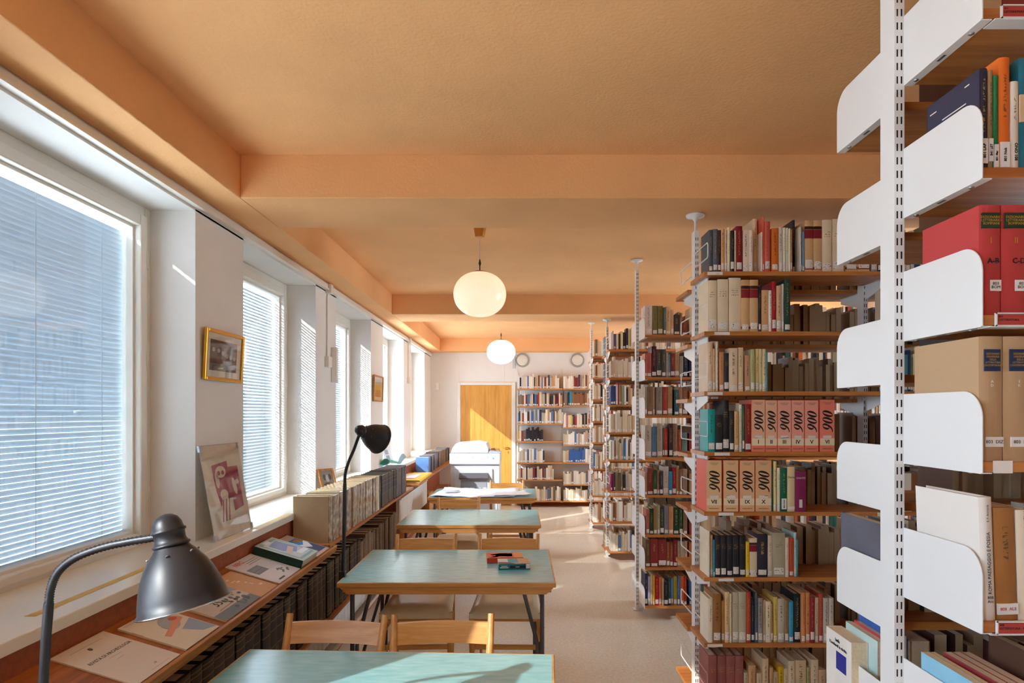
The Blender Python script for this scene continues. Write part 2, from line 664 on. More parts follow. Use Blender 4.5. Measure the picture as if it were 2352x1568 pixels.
m = MB().box(-2.1, X_R + .2, Y_F - .2, Y_B + .2, Z_CEIL, Z_CEIL + .2)
st(m.build('ceiling', 'ceiling_plaster'), 'ochre orange rough plaster ceiling between the beams', 'ceiling')
m = MB().box(WALL_X, -1.391, Y_F, Y_B, Z_BEAM, Z_CEIL + .05)
st(m.build('ceiling_beam', 'ceiling_plaster', bevel=.006), 'long ochre beam running above the window wall', 'beam')
for (a, b, lb) in ((-.75, -.23, 'ochre cross beam overhead behind the viewpoint'), (3.20, 3.72, 'ochre cross beam nearest in view'),
                   (6.99, 7.55, 'ochre cross beam between the two globe lamps'), (11.15, 11.46, 'ochre cross beam against the back wall')):
    m = MB().box(-1.391, X_R, a, b, Z_BEAM, Z_CEIL + .05)
    st(m.build('ceiling_beam', 'ceiling_plaster', bevel=.006), lb, 'beam')

# window wall: piers, spandrel and head with real reveals
SILL_Z, HEAD_Z = 1.017, 2.64
m = MB()
m.box(OUT_X, WALL_X, Y_F, Y_B, 0, SILL_Z - .041)
m.box(OUT_X, WALL_X, Y_F, Y_B, HEAD_Z, Z_CEIL + .1)
ys = [Y_F] + [q for w in WINS for q in w] + [Y_B]
for i in range(0, len(ys), 2):
    m.box(OUT_X, WALL_X, ys[i], ys[i + 1], SILL_Z - .05, HEAD_Z + .01)
st(m.build('wall_left', 'wall_paint'), 'white plaster window wall with deep window reveals', 'wall')
m = MB().box(-2.1, X_R + .2, Y_B, Y_B + .2, 0, Z_CEIL + .1)
st(m.build('wall_back', 'wall_paint'), 'pale back wall with the wooden door', 'wall')
m = MB().box(X_R, X_R + .2, Y_F, Y_B, 0, 1.02)
m.box(X_R, X_R + .2, Y_F, Y_B, 2.58, Z_CEIL + .1)
ys = [Y_F] + [q for w in ADDED_RWINS for q in w] + [Y_B]
for i in range(0, len(ys), 2):
    m.box(X_R, X_R + .2, ys[i], ys[i + 1], 1.01, 2.59)
st(m.build('wall_right', 'wall_paint'), 'plain wall with unseen windows added for daylight behind the far ends of the bookcases', 'wall')
m = MB().box(-2.1, X_R + .2, Y_F - .2, Y_F, 0, Z_CEIL + .1)
st(m.build('wall_front', 'wall_paint'), 'plain wall behind the viewpoint', 'wall')
# panel seams and conduit on the back wall
m = MB()
for px in (1054, 1158):
    x = (px - CX) * Y_B / F
    m.box(x - .004, x + .004, Y_B - .006, Y_B, 2.17 if px > 1100 else 2.16, 2.70)
m.box(-1.52, -.95, Y_B - .008, Y_B, 2.155, 2.165)
st(m.build('trim_4', 'frame_white'), 'thin white conduit strips on the back wall', 'trim')

# sill, fibreboard apron panel, cable trunking
m = MB().box(-1.86, -1.42, Y_F, Y_B, SILL_Z - .041, SILL_Z)
st(m.build('trim_1', 'sill_white', bevel=.004), 'long white painted window sill', 'sill')
m = MB().box(-1.47, -1.44, Y_F, Y_B, 0, SILL_Z - .041)
st(m.build('trim_2', 'fibreboard'), 'reddish brown fibreboard panel under the sill', 'panel')
m = MB().box(WALL_X, -1.572, Y_F, Y_B, 2.660, 2.694)
m.box(WALL_X, -1.560, Y_F, Y_B, 2.652, 2.662)
st(m.build('trim_3', 'frame_white'), 'white cable trunking along the top of the window wall', 'trunking')

m = MB().box(-80, -2.2, -60, 80, -4.2, -4.0)
m.box(4.1, 80, -60, 80, -4.2, -4.0)
st(m.build('ground_outside', 'ground'), 'pale pavement outside the windows', 'ground')

# windows
GL_X = -1.866
WORD = ['', '', 'nearest', 'second', 'third', 'fourth', 'farthest']
for i, (a, b) in enumerate(WINS):
    w = empty('window_%d' % (i + 1), (GL_X, (a + b) / 2, SILL_Z), kind='structure')
    tag(w, ('white framed window, %s along the left wall' % WORD[i]) if WORD[i] else 'unseen white framed window added for daylight near the viewpoint, number %d' % (i + 1), 'window')
    z0, z1 = SILL_Z - .005, HEAD_Z
    def ring(d0, d1, xa, xb, zb0, zb1):
        m = MB()
        m.box(xa, xb, a + d0, a + d1, z0 + zb0, z1 - d0)
        m.box(xa, xb, b - d1, b - d0, z0 + zb0, z1 - d0)
        m.box(xa, xb, a + d1, b - d1, z1 - d1, z1 - d0)
        m.box(xa, xb, a + d1, b - d1, z0 + zb0, z0 + zb1)
        return m
    ring(0, .05, -1.935, -1.815, 0, .03).build('frame', 'frame_white', w, bevel=.004)
    ring(.046, .100, -1.880, -1.802, .026, .062).build('sash', 'frame_white', w, bevel=.006)
    ring(.096, .113, -1.885, -1.835, .056, .074).build('glazing_bead', 'frame_white', w)
    MB().box(GL_X - .002, GL_X + .002, a + .09, b - .09, z0 + .05, z1 - .09).build('pane', 'pane_glass', w)
    MB().box(-1.932, -1.928, a + .045, b - .045, z0 + .02, z1 - .04).build('pane', 'pane_glass', w)
    for hz in (1.16, 1.85, 2.34):
        MB().box(-1.812, -1.798, b - .056, b - .040, hz, hz + .09).build('hinge', 'steel_cream', w, bevel=.003)

# venetian blinds hanging between the panes
def slat_mesh(L, tilt):
    m = MB()
    n = 4
    v = []
    ct, s_ = math.cos(tilt), math.sin(tilt)
    for k in range(n + 1):
        u = (k / n - .5) * .025
        c = .0022 * (1 - (2 * k / n - 1) ** 2)
        v.append((u * ct - c * s_, u * s_ + c * ct))
    pts = [(x, 0, z) for x, z in v] + [(x, L, z) for x, z in v]
    m.add(pts, [(k, k + 1, n + 2 + k, n + 1 + k) for k in range(n)])
    me = m.mesh('slat', 'slat_paint', smooth=True)
    return me

def blind(idx, tilt_deg, pitch, label, gaps=()):
    a, b = WINS[idx]
    y0, y1 = a + .056, b - .056
    L = y1 - y0
    x = -1.898
    zt, zb = HEAD_Z - .098, SILL_Z + .047
    r = empty('venetian_blind', (x, y0, zb), label, 'blind', 'venetian blinds between the window panes')
    MB().box(x - .013, x + .013, y0, y1, zt, zt + .044).build('head_rail', 'slat_paint', r)
    MB().box(x - .012, x + .012, y0, y1, zb - .008, zb + .004).build('bottom_rail', 'slat_paint', r)
    me = slat_mesh(L, math.radians(tilt_deg))
    n = int((zt - zb - .02) / pitch)
    for k in range(n):
        z = .018 + k * pitch
        o = inst('slat', me, r, Matrix.Translation((0, 0, z)) @ Matrix.Rotation(math.radians(random.uniform(-1.5, 1.5)), 4, 'Y'))
    for fr in (.17, .5, .83):
        y = y0 + L * fr
        m = MB()
        m.box(x + .0125, x + .0137, y - .0012, y + .0012, zb, zt)
        m.box(x - .0137, x - .0125, y - .0012, y + .0012, zb, zt)
        m.build('ladder_cord', 'slat_paint', r)
    return r
blind(2, 63, .0225, 'lowered white slat blind in the nearest window')
blind(3, -62, .0225, 'half open white slat blind in the second window')
blind(4, -60, .0225, 'half open white slat blind in the third window')

# door in the back wall
d = empty('door_1', (-.61, Y_B, 0), 'light wooden door with white frame in the back wall', 'door', kind='structure')
m = MB()
m.box(-1.115, -1.061, Y_B - .03, Y_B, 0, 2.185)
m.box(-.155, -.085, Y_B - .03, Y_B, 0, 2.185)
m.box(-1.061, -.155, Y_B - .03, Y_B, 2.135, 2.185)
m.build('door_frame', 'frame_white', d, bevel=.003)
MB().box(-1.058, -.158, Y_B - .022, Y_B - .002, .01, 2.132).build('door_leaf', 'door_wood', d, bevel=.002)
MB().tube([(-.215, Y_B - .02, 1.03), (-.215, Y_B - .06, 1.03), (-.30, Y_B - .062, 1.03)], .009, 8).build('handle', 'brass', d, smooth=True)
MB().box(-.222, -.206, Y_B - .026, Y_B - .02, .925, .965).build('keyhole_plate', 'brass', d)
for hz in (.3, 1.86):
    MB().tube([(-1.066, Y_B - .032, hz), (-1.066, Y_B - .032, hz + .1)], .008, 8).build('hinge', 'steel_cream', d)

m = MB().box(-.06, X_R, Y_B - .012, Y_B, 0, .07)  # brown strip stands in for the shadow below the lowest shelves
st(m.build('shade_strip_back', 'fibreboard'), 'brown strip painted for the shadow under the back wall shelves', 'shade_strip')

# ventilation discs
for k, px in enumerate((1200, 1326)):
    c = Vector(((px - CX) * Y_B / F, Y_B, 2.58))
    r = empty('vent_cover', c, ('round white vent cover beside the globe lamp on the back wall', 'round white vent cover above the far bookshelf, away from the lamp')[k], 'vent', 'round vent covers')
    M = M3((1, 0, 0), (0, 0, 1), (0, -1, 0), c)
    MB().lathe([(.128, 0), (.128, .012), (.12, .022), (.108, .024), (.106, .012)], M, 32, False).build('rim', 'vent_grey', r, smooth=True)
    MB().lathe([(.100, .004), (.100, .018), (.085, .028), (.03, .033), (.001, .034)], M, 32).build('disc', 'steel_cream', r, smooth=True)
m = MB()
tag(MB().box(-1.50, -1.44, Y_B - .03, Y_B, 2.05, 2.18).build('wall_sensor', 'plastic_white', bevel=.006, origin=(-1.47, Y_B, 2.05)), 'small white sensor box on the back wall beside the corner', 'sensor')
r = empty('pull_cord', (-.11, Y_B - .02, 2.42), 'pair of thin pull rods hanging behind the far globe lamp', 'cord')
for q in (-.015, .015):
    MB().tube([(-.11 + q, Y_B - .03, 2.43), (-.11 + q, Y_B - .03, 2.68)], .006, 6).build('rod', 'plastic_mid', r)

# wiring on the window wall piers
def wiring(py, zbox, label):
    r = empty('wall_switch', (WALL_X, py, zbox), label, 'switch', 'wired switch boxes on the window piers')
    MB().tube([(WALL_X + .006, py, zbox), (WALL_X + .006, py, 2.60), (WALL_X + .012, py + .01, 2.66)], .005, 6).build('cable', 'cable', r)
    MB().box(WALL_X, WALL_X + .035, py - .05, py + .05, zbox - .09, zbox).build('switch_box', 'steel_cream', r, bevel=.005)
    MB().box(WALL_X, WALL_X + .05, py - .035, py + .035, 2.625, 2.70).build('junction_box', 'steel_cream', r, bevel=.005)
wiring(5.30, 2.11, 'beige switch box with long cable beside the third window')
wiring(9.13, 2.15, 'beige switch box with long cable beside the farthest window')
tag(MB().box(WALL_X, WALL_X + .05, 5.43, 5.475, 1.90, 2.20).build('convector_control', 'plastic_white', bevel=.008, origin=(WALL_X, 5.45, 1.9)), 'slim vertical white box on the pier beside the switch', 'control box')

# ------------------------------------------------------------------ bookcases
def post_mesh(h):
    """slotted double-sided upright, 25 x 60 mm"""
    m = MB()
    w, d = .024, .060
    xs = [0, .0052, .0088, .0152, .0188, w]
    for y in (0, d):
        flip = y > 0
        def quad(x0, x1, z0, z1):
            q = [(x0, y, z0), (x1, y, z0), (x1, y, z1), (x0, y, z1)]
            m.add(q[::-1] if flip else q, [(0, 1, 2, 3)])
        for a, b in ((0, 1), (2, 3), (4, 5)):
            quad(xs[a], xs[b], 0, h)
        n = int((h - .05) / .0323)
        for a in (1, 3):
            z = 0
            for k in range(n):
                s0 = .04 + k * .0323
                quad(xs[a], xs[a + 1], z, s0)
                z = s0 + .0175
            quad(xs[a], xs[a + 1], z, h)
    m.add([(0, 0, 0), (0, d, 0), (0, d, h), (0, 0, h)], [(3, 2, 1, 0)])
    m.add([(w, 0, 0), (w, d, 0), (w, d, h), (w, 0, h)], [(0, 1, 2, 3)])
    m.add([(0, 0, h), (w, 0, h), (w, d, h), (0, d, h)], [(0, 1, 2, 3)])
    m.mat('slot_shade')
    m.box(.0015, w - .0015, .0025, d - .0025, .01, h - .01)  # dark core paints in the shade seen through the slots
    return m.mesh('post', 'steel_white')

POSTS = {}
def add_post(parent, x, yc, ztop):
    h = ztop - .10
    if round(h, 3) not in POSTS:
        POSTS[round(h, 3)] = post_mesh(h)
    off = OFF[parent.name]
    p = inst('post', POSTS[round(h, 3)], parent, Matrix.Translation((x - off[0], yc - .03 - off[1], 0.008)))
    OFF[p.name] = (x, yc - .03, 0.008)
    MB().lathe([(.006, ztop - .10), (.006, ztop - .035), (.012, ztop - .03), (.016, ztop - .02), (.048, ztop - .012), (.05, ztop - .001)],
               Matrix.Translation((x + .012, yc, 0)), 20).build('ceiling_plate', 'steel_white', p, smooth=True)
    MB().box(x - .02, x + .044, yc - .035, yc + .035, 0, .008).build('foot', 'steel_white', p)

def panel_poly(d, h, r=.055):
    pts = [(0, 0), (d, 0)]
    for k in range(9):
        a = k / 8 * math.pi / 2
        pts.append((d - r + r * math.cos(a), h - r + r * math.sin(a)))
    return pts + [(0, h)]

def bookcase(X0, postX, Yc, ztop, front, back, style, label, bays=2, labels=False, depth=.26):
    """front/back: heights of the shelf tops on the two faces"""
    r = empty('bookcase', (postX, Yc, 0), label, 'bookcase', 'white steel double-sided bookcases')
    for b in range(bays + 1):
        add_post(r, postX + .9 * b, Yc, ztop)
    for side, tops in ((-1, front), (1, back)):
        y_in = Yc + side * .031
        y_out = Yc + side * (.031 + depth)
        for z in tops:
            for b in range(bays):
                x0 = X0 + .9 * b
                s = MB().box(x0, x0 + .896, min(y_in, y_out), max(y_in, y_out), z - .02, z).build('shelf', 'shelf_wood', r)
                if labels and side == -1 and b == 0:
                    lx = x0 + random.choice((.015, .05, .07))
                    MB().box(lx, lx + .075, y_out - .0025, y_out - .0005, z - .018, z - .003).build('shelf_label', 'label_paper', s)
            if style == 'panel':
                px = X0 - .004
                yy = lambda u: y_in + side * u
                m = MB()
                m.prism(panel_poly(depth + .003, .165), lambda u, v: (px, yy(u), z - .022 + v), lambda u, v: (px + .003, yy(u), z - .022 + v))
                p = m.build('end_panel', 'steel_white', r, bevel=.001)
                m = MB().box(px, px + .022, min(y_in, y_out), max(y_in, y_out), z - .0235, z - .0210)
                m.build('flange', 'steel_white', p)
                for q in (.03, .215):
                    MB().lathe([(.006, 0), (.006, -.002), (.0035, -.0035), (.0005, -.004)],
                               Matrix.Translation((px + .012, yy(q), z - .0235)), 10).build('screw', 'chrome', p, smooth=True)
                MB().box(px + .008, px + .014, yy(.11), yy(.135), z - .0242, z - .0233).build('slot', 'plastic_dark', p)
            else:
                for b in range(2):
                    px = postX + .9 * b + .010
                    m = MB()
                    m.prism([(0, 0), (0, -.075), (.02, -.075), (.20, -.028), (.20, 0)],
                            lambda u, v: (px, y_in + side * u, z - .02 + v), lambda u, v: (px + .004, y_in + side * u, z - .02 + v))
                    m.box(px - .008, px + .012, min(y_in, y_in + side * .2), max(y_in, y_in + side * .2), z - .022, z - .020)
                    m.build('bracket', 'steel_white', r)
                px = postX + .002
                za, zb = z + .075, z + .150
                u = .235
                rr = .015
                pts = [(px, y_in, za)]
                for k in range(5):
                    a = -math.pi / 2 + k / 4 * math.pi / 2
                    pts.append((px, y_in + side * (u - rr + rr * math.cos(a)), za + rr + rr * math.sin(a)))
                for k in range(5):
                    a = k / 4 * math.pi / 2
                    pts.append((px, y_in + side * (u - rr + rr * math.cos(a)), zb - rr + rr * math.sin(a)))
                pts.append((px, y_in, zb))
                MB().tube(pts, .0034, 6).build('book_support', 'steel_white', r, smooth=True)
    return r

U1F = [2.455, 2.138, 1.844, 1.551, 1.232, .92, .60, .29]
U1B = [2.424, 2.099, 1.744, 1.425, 1.128, .82, .51, .20]
U2F = [2.346, 2.05, 1.754, 1.4555, 1.16, .8365, .511, .20]
U3F = [2.266, 1.931, 1.6276, 1.295, .994, .680, .421, .117]
U4F = [2.344, 2.033, 1.736, 1.43, 1.131, .79, .456, .126]
U5F = [2.424, 2.13, 1.833, 1.531, 1.236, .87, .50, .133]
def shiftd(l, d):
    return [z + d for z in l]
bookcase(.922, .897, 1.575, Z_CEIL, U1F, U1B, 'panel', 'nearest bookcase, with solid white end panels and a broad slotted post')
bookcase(.908, .931, 3.47, Z_BEAM, U2F, shiftd(U2F, -.03), 'wire', 'second bookcase from the viewpoint, with wire book supports and pine shelves', labels=True)
bookcase(.990, .965, 5.40, Z_CEIL, U3F, shiftd(U3F, .02), 'panel', 'third bookcase from the viewpoint, with small white end panels', bays=3)
bookcase(.968, .980, 7.36, Z_BEAM, U4F, shiftd(U4F, -.04), 'wire', 'fourth bookcase from the viewpoint, with wire book supports', bays=3)
bookcase(1.00, 1.000, 9.18, Z_CEIL, U5F, shiftd(U5F, -.04), 'wire', 'farthest freestanding bookcase, standing before the back wall shelves', bays=3)

# red title strips in white holders on the nearest bookcase
Y1 = 1.575 - .291
for z, t, num, x0 in ((2.455, 'LETTERATURA', '801', .955), (1.844, 'LETTERATURA', '803', .944), (1.232, 'LETTERATURA - RETORICA E', '808', .946)):
    h = local_empty('label_holder', (x0, Y1 - .001, z), {2.455: 'white label holder with red strip on the topmost shelf in view',
        1.844: 'white label holder with red strip under the red dictionaries', 1.232: 'white label holder with red strip under the leaning white book'}[z], 'label holder', 'red shelf labels')
    m = MB().box(0, .20, -.0035, 0, -.023, .004)
    m.box(0, .20, -.006, -.003, .0015, .004).box(0, .20, -.006, -.003, -.023, -.0205).box(0, .002, -.006, -.003, -.023, .004)
    m.box(-.012, .2, -.004, .03, -.0245, -.0225)
    m.build('holder', 'steel_white', h)
    MB().box(.003, .198, -.0048, -.0036, -.020, .001).build('title_strip', 'strip_red', h)
    lettering(h, num, .006, 'ink', UPRIGHT, (.005, -.0051, -.0035), align='LEFT')
    lettering(h, t, .0062, 'ink', UPRIGHT, (.005, -.0051, -.0105), align='LEFT')

# back wall shelves
def wall_shelves(x0, x1, tops, label):
    r = empty('wall_shelf_unit', (x0, Y_B, 0), label, 'bookshelf', 'pine shelves on the back wall')
    for z in tops:
        MB().box(x0 + .004, x1 - .004, Y_B - .255, Y_B - .016, z - .022, z).build('shelf', 'pine_light', r)
    for x in (x0 + .012, x1 - .012):
        m = MB().box(x - .012, x + .012, Y_B - .016, Y_B, .05, 2.42)
        m.build('wall_rail', 'steel_cream', r)
    return r
BWL = [2.069, 1.76, 1.461, 1.15, .78, .479, .114]
BWR = [2.064, 1.773, 1.393, 1.09, .783, .401, .114]
wall_shelves(-.06, .736, BWL, 'pine wall shelves next to the door, half filled with books')
wall_shelves(.740, 1.60, BWR, 'pine wall shelves with a row of blue volumes, beside the farthest bookcase')
wall_shelves(1.604, 2.46, BWR, 'pine wall shelves hidden behind the bookcases')

# ------------------------------------------------------------------ books
def unit_cover(name, t, ov, mats):
    """C-shaped cover in the unit box, spine at y=0 facing -Y"""
    n = 8
    arc = [(k / n, .02 * (2 * k / n - 1) ** 2) for k in range(n + 1)]
    outer = arc + [(1, 1)]
    inner = [(1 - t, 1), (1 - t, .07)] + [(t, .07), (t, 1)] + [(0, 1)]
    poly = outer + inner
    m = MB()
    m.prism(poly, lambda x, y: (x, y, 0), lambda x, y: (x, y, 1))
    return m
COVER = {}
for md in ('title', 'cross', 'gilt', 'band', 'marble'):
    COVER['hard_' + md] = unit_cover('h', .085, 1, md).mesh('cover_hard', 'book_' + md)
    COVER['soft_' + md] = unit_cover('s', .03, 0, md).mesh('cover_soft', 'book_' + md)
COVER['hard_plain'] = unit_cover('h', .06, 1, '').mesh('cover_hard', 'tint')
PAGES_H = MB().box(.085, .915, .06, .955, .018, .982).mesh('page_block', 'pages')
PAGES_S = MB().box(.03, .97, .06, .995, .002, .998).mesh('page_block', 'pages')
def label_mesh(z0, z1, x0=.10, x1=.90):
    m = MB()
    n = 6
    v, f = [], []
    for k in range(n + 1):
        x = x0 + (x1 - x0) * k / n
        y = .02 * (2 * x - 1) ** 2 - .004
        v += [(x, y, z0), (x, y, z1)]
        if k:
            f.append((2 * k - 2, 2 * k, 2 * k + 1, 2 * k - 1))
    return m.add(v, f).mesh('spine_label', 'label_paper')
LABELS = [label_mesh(.05, .17), label_mesh(.06, .21), label_mesh(.04, .14), label_mesh(.07, .24, .05, .95)]

def colour_name(h):
    import colorsys
    r, g, b = (int(h[i:i + 2], 16) / 255 for i in (0, 2, 4))
    hh, s, v = colorsys.rgb_to_hsv(r, g, b)
    d = hh * 360
    if v < .27: return 'black'
    if s < .12: return 'white' if v > .85 else ('light grey' if v > .62 else 'grey')
    if d < 14 or d > 340:
        return ('dark red' if v < .65 else 'red') if s > .6 else ('salmon pink' if v > .6 else 'maroon')
    if d < 45:
        if s > .75: return 'orange' if v > .7 else 'rust brown'
        if s < .33: return 'cream' if v > .8 else 'beige'
        return 'tan' if v > .68 else 'brown'
    if d < 70: return 'yellow' if s > .55 and v > .7 else ('pale cream' if v > .8 else 'olive')
    if d < 165: return 'green' if s > .3 else 'grey green'
    if d < 200: return 'teal' if v < .75 else 'light blue'
    if d < 255: return 'light blue' if v > .75 and s < .6 else ('navy' if v < .4 else 'blue')
    return 'purple'

ORD = ['first', 'second', 'third', 'fourth', 'fifth', 'sixth', 'seventh', 'eighth', 'ninth', 'tenth', 'eleventh', 'twelfth', 'thirteenth',
       'fourteenth', 'fifteenth', 'sixteenth', 'seventeenth', 'eighteenth', 'nineteenth', 'twentieth']
def ordinal(n):
    if n <= 20: return ORD[n - 1]
    if n == 30: return 'thirtieth'
    if n == 40: return 'fortieth'
    if n == 50: return 'fiftieth'
    return {2: 'twenty-', 3: 'thirty-', 4: 'forty-', 5: 'fifty-'}[n // 10] + ORD[n % 10 - 1]

NBOOK = [0]
def book(name, M, t, d, h, hexc, label, group, style='title', hard=None, tag_label=True, cat='book'):
    """M places the book's lower spine corner; t, d, h are its size"""
    if hard is None:
        hard = t > .022
    me = COVER[('hard_' if hard else 'soft_') + style]
    o = inst(name, me, None, M @ Matrix.Diagonal((t, d, h, 1)), lin(hexc))
    tag(o, label, cat, group)
    inst('page_block', PAGES_H if hard else PAGES_S, o)
    if tag_label:
        inst('spine_label', random.choice(LABELS), o)
    NBOOK[0] += 1
    return o

def row(unit, shelf, Ys, Z, cx, cy, sc, spec, dmax, clear, group, prevX):
    """spec: x0 x1 top colour[flags] in crop pixels; spines stand at depth Ys"""
    k = 0
    last = prevX
    for it in spec.split(';'):
        it = it.split()
        if not it:
            continue
        k += 1
        x0, x1, top, col = float(it[0]), float(it[1]), float(it[2]), it[3]
        fl = it[4] if len(it) > 4 else ''
        Yb = Ys + random.uniform(0, .012) + (.05 if 'B' in fl else 0)
        X0 = (cx + x0 / sc - CX) * Yb / F
        X1 = (cx + x1 / sc - CX) * Yb / F
        X0 = max(X0, last + .0006)
        X1 = max(X1 - .0006, X0 + .007)
        h = EYE - (cy + top / sc - CY) * Yb / F - Z
        h = max(.10, min(h, clear))
        last = X1
        style = 'band' if 'r' in fl else ('cross' if 'c' in fl else ('gilt' if 'g' in fl else 'title'))
        M = Matrix.Translation((X0, Yb, Z))
        if 'L' in fl:
            M = M @ Matrix.Rotation(math.radians(-2.5), 4, 'Y')
        d = min(dmax, max(.115, h * .68))
        lb = '%s book, %s from the aisle on the %s shelf down of the %s bookcase' % (colour_name(col), ordinal(k), ordinal(shelf), unit)
        book('book', M, X1 - X0, d, h, col, lb, group, style, None if 's' not in fl else False, 'n' not in fl)
    return last

Y2 = 3.47 - .291 + .006
G2 = 'books on the second bookcase'
ROWS2 = [
 (1, 1560, 470, '270 305 225 4a5058;305 350 218 5b6470;350 378 228 3a2a22;378 410 218 d9a878;410 435 225 cfb39a;435 462 203 ead9b0;462 498 232 2e2a2a;498 515 232 e8d9bc;515 570 192 8a1020;575 628 225 e8d6c0;628 666 225 ecdccb;668 705 125 e3c6a4 B;708 738 245 ead8c2;738 768 105 d7604a;768 822 150 cf6050;834 894 210 d8702c;894 935 200 d8d0c0;938 962 205 e8e4d0;962 984 208 dfe0c8;984 1004 212 e4dcc4;1004 1022 222 c89868;1022 1045 137 26242a B;1046 1082 197 ddd6c8;1085 1108 238 b06878;1109 1132 240 6aa8c8;1134 1210 140 d8b080 r;1212 1288 140 d8b080 r;1292 1378 135 ead8b8 c;1380 1486 128 e8d6b8 c;1500 1608 140 d8b080 r;1612 1720 140 d8b080 r;1730 1788 150 a8a29c;1790 1830 160 3a3a40'),
 (2, 1560, 470, '240 342 680 e9d8b8 c;346 445 670 e9d8b8 c;450 556 657 e9d8b8 c;561 634 675 d8b080 r;637 713 675 d8b080 r;715 740 735 2a2426;742 806 768 d6a878;809 836 770 eee6da;838 876 690 b01020;879 923 728 d8b890;926 946 712 c8c0b8;948 1004 672 1f4a40'),
 (3, 1560, 470, '256 304 1235 dcc0a0;305 329 1295 d0a880;330 354 1232 d9c8b0;362 404 1325 c88858;406 448 1335 2e2c2c c;450 528 1290 ead0b0;531 580 1285 e6cf9f;592 640 1355 c89878;645 684 1300 b9bc84;686 721 1297 e0c888;723 751 1297 c8c090;753 784 1297 ddc890;786 799 1325 2e9aa8 n'),
 (4, 1560, 850, '258 326 350 1f9e9e;328 392 400 2c2a2c c;394 450 270 2a282a c;454 497 365 2c2a2c c;499 539 370 d0a870;541 568 308 e2d6bc;569 591 320 3f6a38;593 652 305 8a2a2a'),
 (5, 1560, 850, '834 849 880 2a6a70 n;851 880 820 e8d890;885 913 878 e9dfc8'),
 (6, 1560, 1168, '246 280 200 e8dcc0;281 304 235 d8b080;305 321 280 2a98b8;323 374 240 2a2830 c;376 428 240 2a2830 c;430 482 240 2a2830 c;484 541 240 2a2830 c;545 600 240 2a2830 c;603 634 298 e8c820;636 703 265 e2d0ac r;705 796 230 2c2c3c;798 840 240 d8c8b0;843 956 215 b0a88c c;958 990 260 e0ccb0;992 1032 265 c8502a;1034 1059 215 b8dce0;1060 1072 280 4a9098 n'),
 (7, 1560, 1168, '226 304 810 ebe0c8;306 379 770 9a6a3a;381 409 830 c08848;411 454 750 e0c090;456 477 765 e0d0a8;479 537 750 c0b89c c;539 604 750 c0b89c c;606 648 750 b8432a;650 680 810 2a3040;682 708 755 50606a;710 755 805 9a9894;757 779 820 c8a880;781 828 835 e8d8b8;829 848 855 a88860;850 887 795 d8c058;890 949 810 c8bca4;951 988 820 9a7a60;990 1031 835 3aa0c0;1036 1094 770 20242c;1096 1139 755 d89058;1141 1180 755 d89058;1183 1221 795 a02830;1223 1257 800 d8c8a8;1259 1297 765 b84838;1299 1349 805 c8bcb0;1351 1394 805 d4c8b8'),
 (8, 1560, 1168, '256 340 1325 9a5a58 c;342 423 1325 9a5a58 c;425 504 1325 9a5a58 c;506 580 1325 9a5a58 c;585 621 1475 c8b890;625 690 1410 d0a878;698 748 1480 d8c4a0;752 806 1350 dcc4a0;818 849 1430 c8a070;850 893 1470 c8b08c;895 944 1420 d8b020;946 984 1440 d4c4a0;986 1044 1370 d8c8ac;1046 1146 1365 d8c098;1150 1184 1430 a8a870;1186 1256 1360 d8c4a8;1260 1322 1450 c8a888'),
]
for sh, cx, cy, sp in ROWS2:
    nxt = U2F[sh - 2] if sh > 1 else 2.69
    row('second', sh, Y2, U2F[sh - 1], cx, cy, 3.92, sp, .20, nxt - U2F[sh - 1] - .026, G2, .93)

# numbered volumes with a large slanting 900 on the spine
def nine_hundred(mat='ink'):
    m = MB()
    def ring(cx, cz, ax, az, bx, bz, ox=0):
        n = 28
        v, f = [], []
        for k in range(n):
            a = 2 * math.pi * k / n
            v.append((cx + ax * math.cos(a), cz + az * math.sin(a), 0))
        for k in range(n):
            a = 2 * math.pi * k / n
            v.append((cx + ox + bx * math.cos(a), cz + bz * math.sin(a), 0))
        for k in range(n):
            q = (k + 1) % n
            f.append((k, q, n + q, n + k))
        m.add(v, f)
    # digits in an upright frame: width .62, height 1, then slanted
    ring(.36, .66, .33, .34, .11, .30, -.01)
    n = 12
    v, f = [], []
    for k in range(n + 1):
        t = k / n
        a = -.35 - t * 1.55
        cx_, cz_ = .10 + .55 * math.cos(a), .62 + .62 * math.sin(a) + .0
        w = .20 * (1 - t) + .05
        nx, nz = math.cos(a), math.sin(a)
        v += [(cx_ + nx * .01, cz_ + nz * .01, 0), (cx_ - nx * w, cz_ - nz * w, 0)]
        if k:
            f.append((2 * k - 2, 2 * k, 2 * k + 1, 2 * k - 1))
    m.add(v, f)
    ring(1.08, .50, .34, .50, .10, .455)
    ring(1.80, .50, .34, .50, .10, .455)
    m.v = [(x + .30 * (z - .5) - 1.05, z - .5, 0) for x, z, _ in m.v]
    return m.mesh('lettering', mat)
NH = nine_hundred()

def special(name, x0, x1, Yb, Z, h, d, hexc, label, group, cat='book', mesh='hard_plain', pages=PAGES_H, lean=0.0):
    t = x1 - x0
    r = local_empty(name, (x0, Yb, Z), label, cat, group)
    r.rotation_euler = (0, lean, 0)
    inst('cover', COVER[mesh], r, Matrix.Diagonal((t, d, h, 1)), lin(hexc))
    if pages:
        inst('page_block', pages, r, Matrix.Diagonal((t, d, h, 1)))
    NBOOK[0] += 1
    return r, t

def flat_part(parent, name, mat, x0, x1, z0, z1, y=-.0012, color=None):
    o = MB().box(x0, x1, y, y + .004, z0, z1).build(name, mat, parent)
    if color:
        o.color = lin(color)
    return o

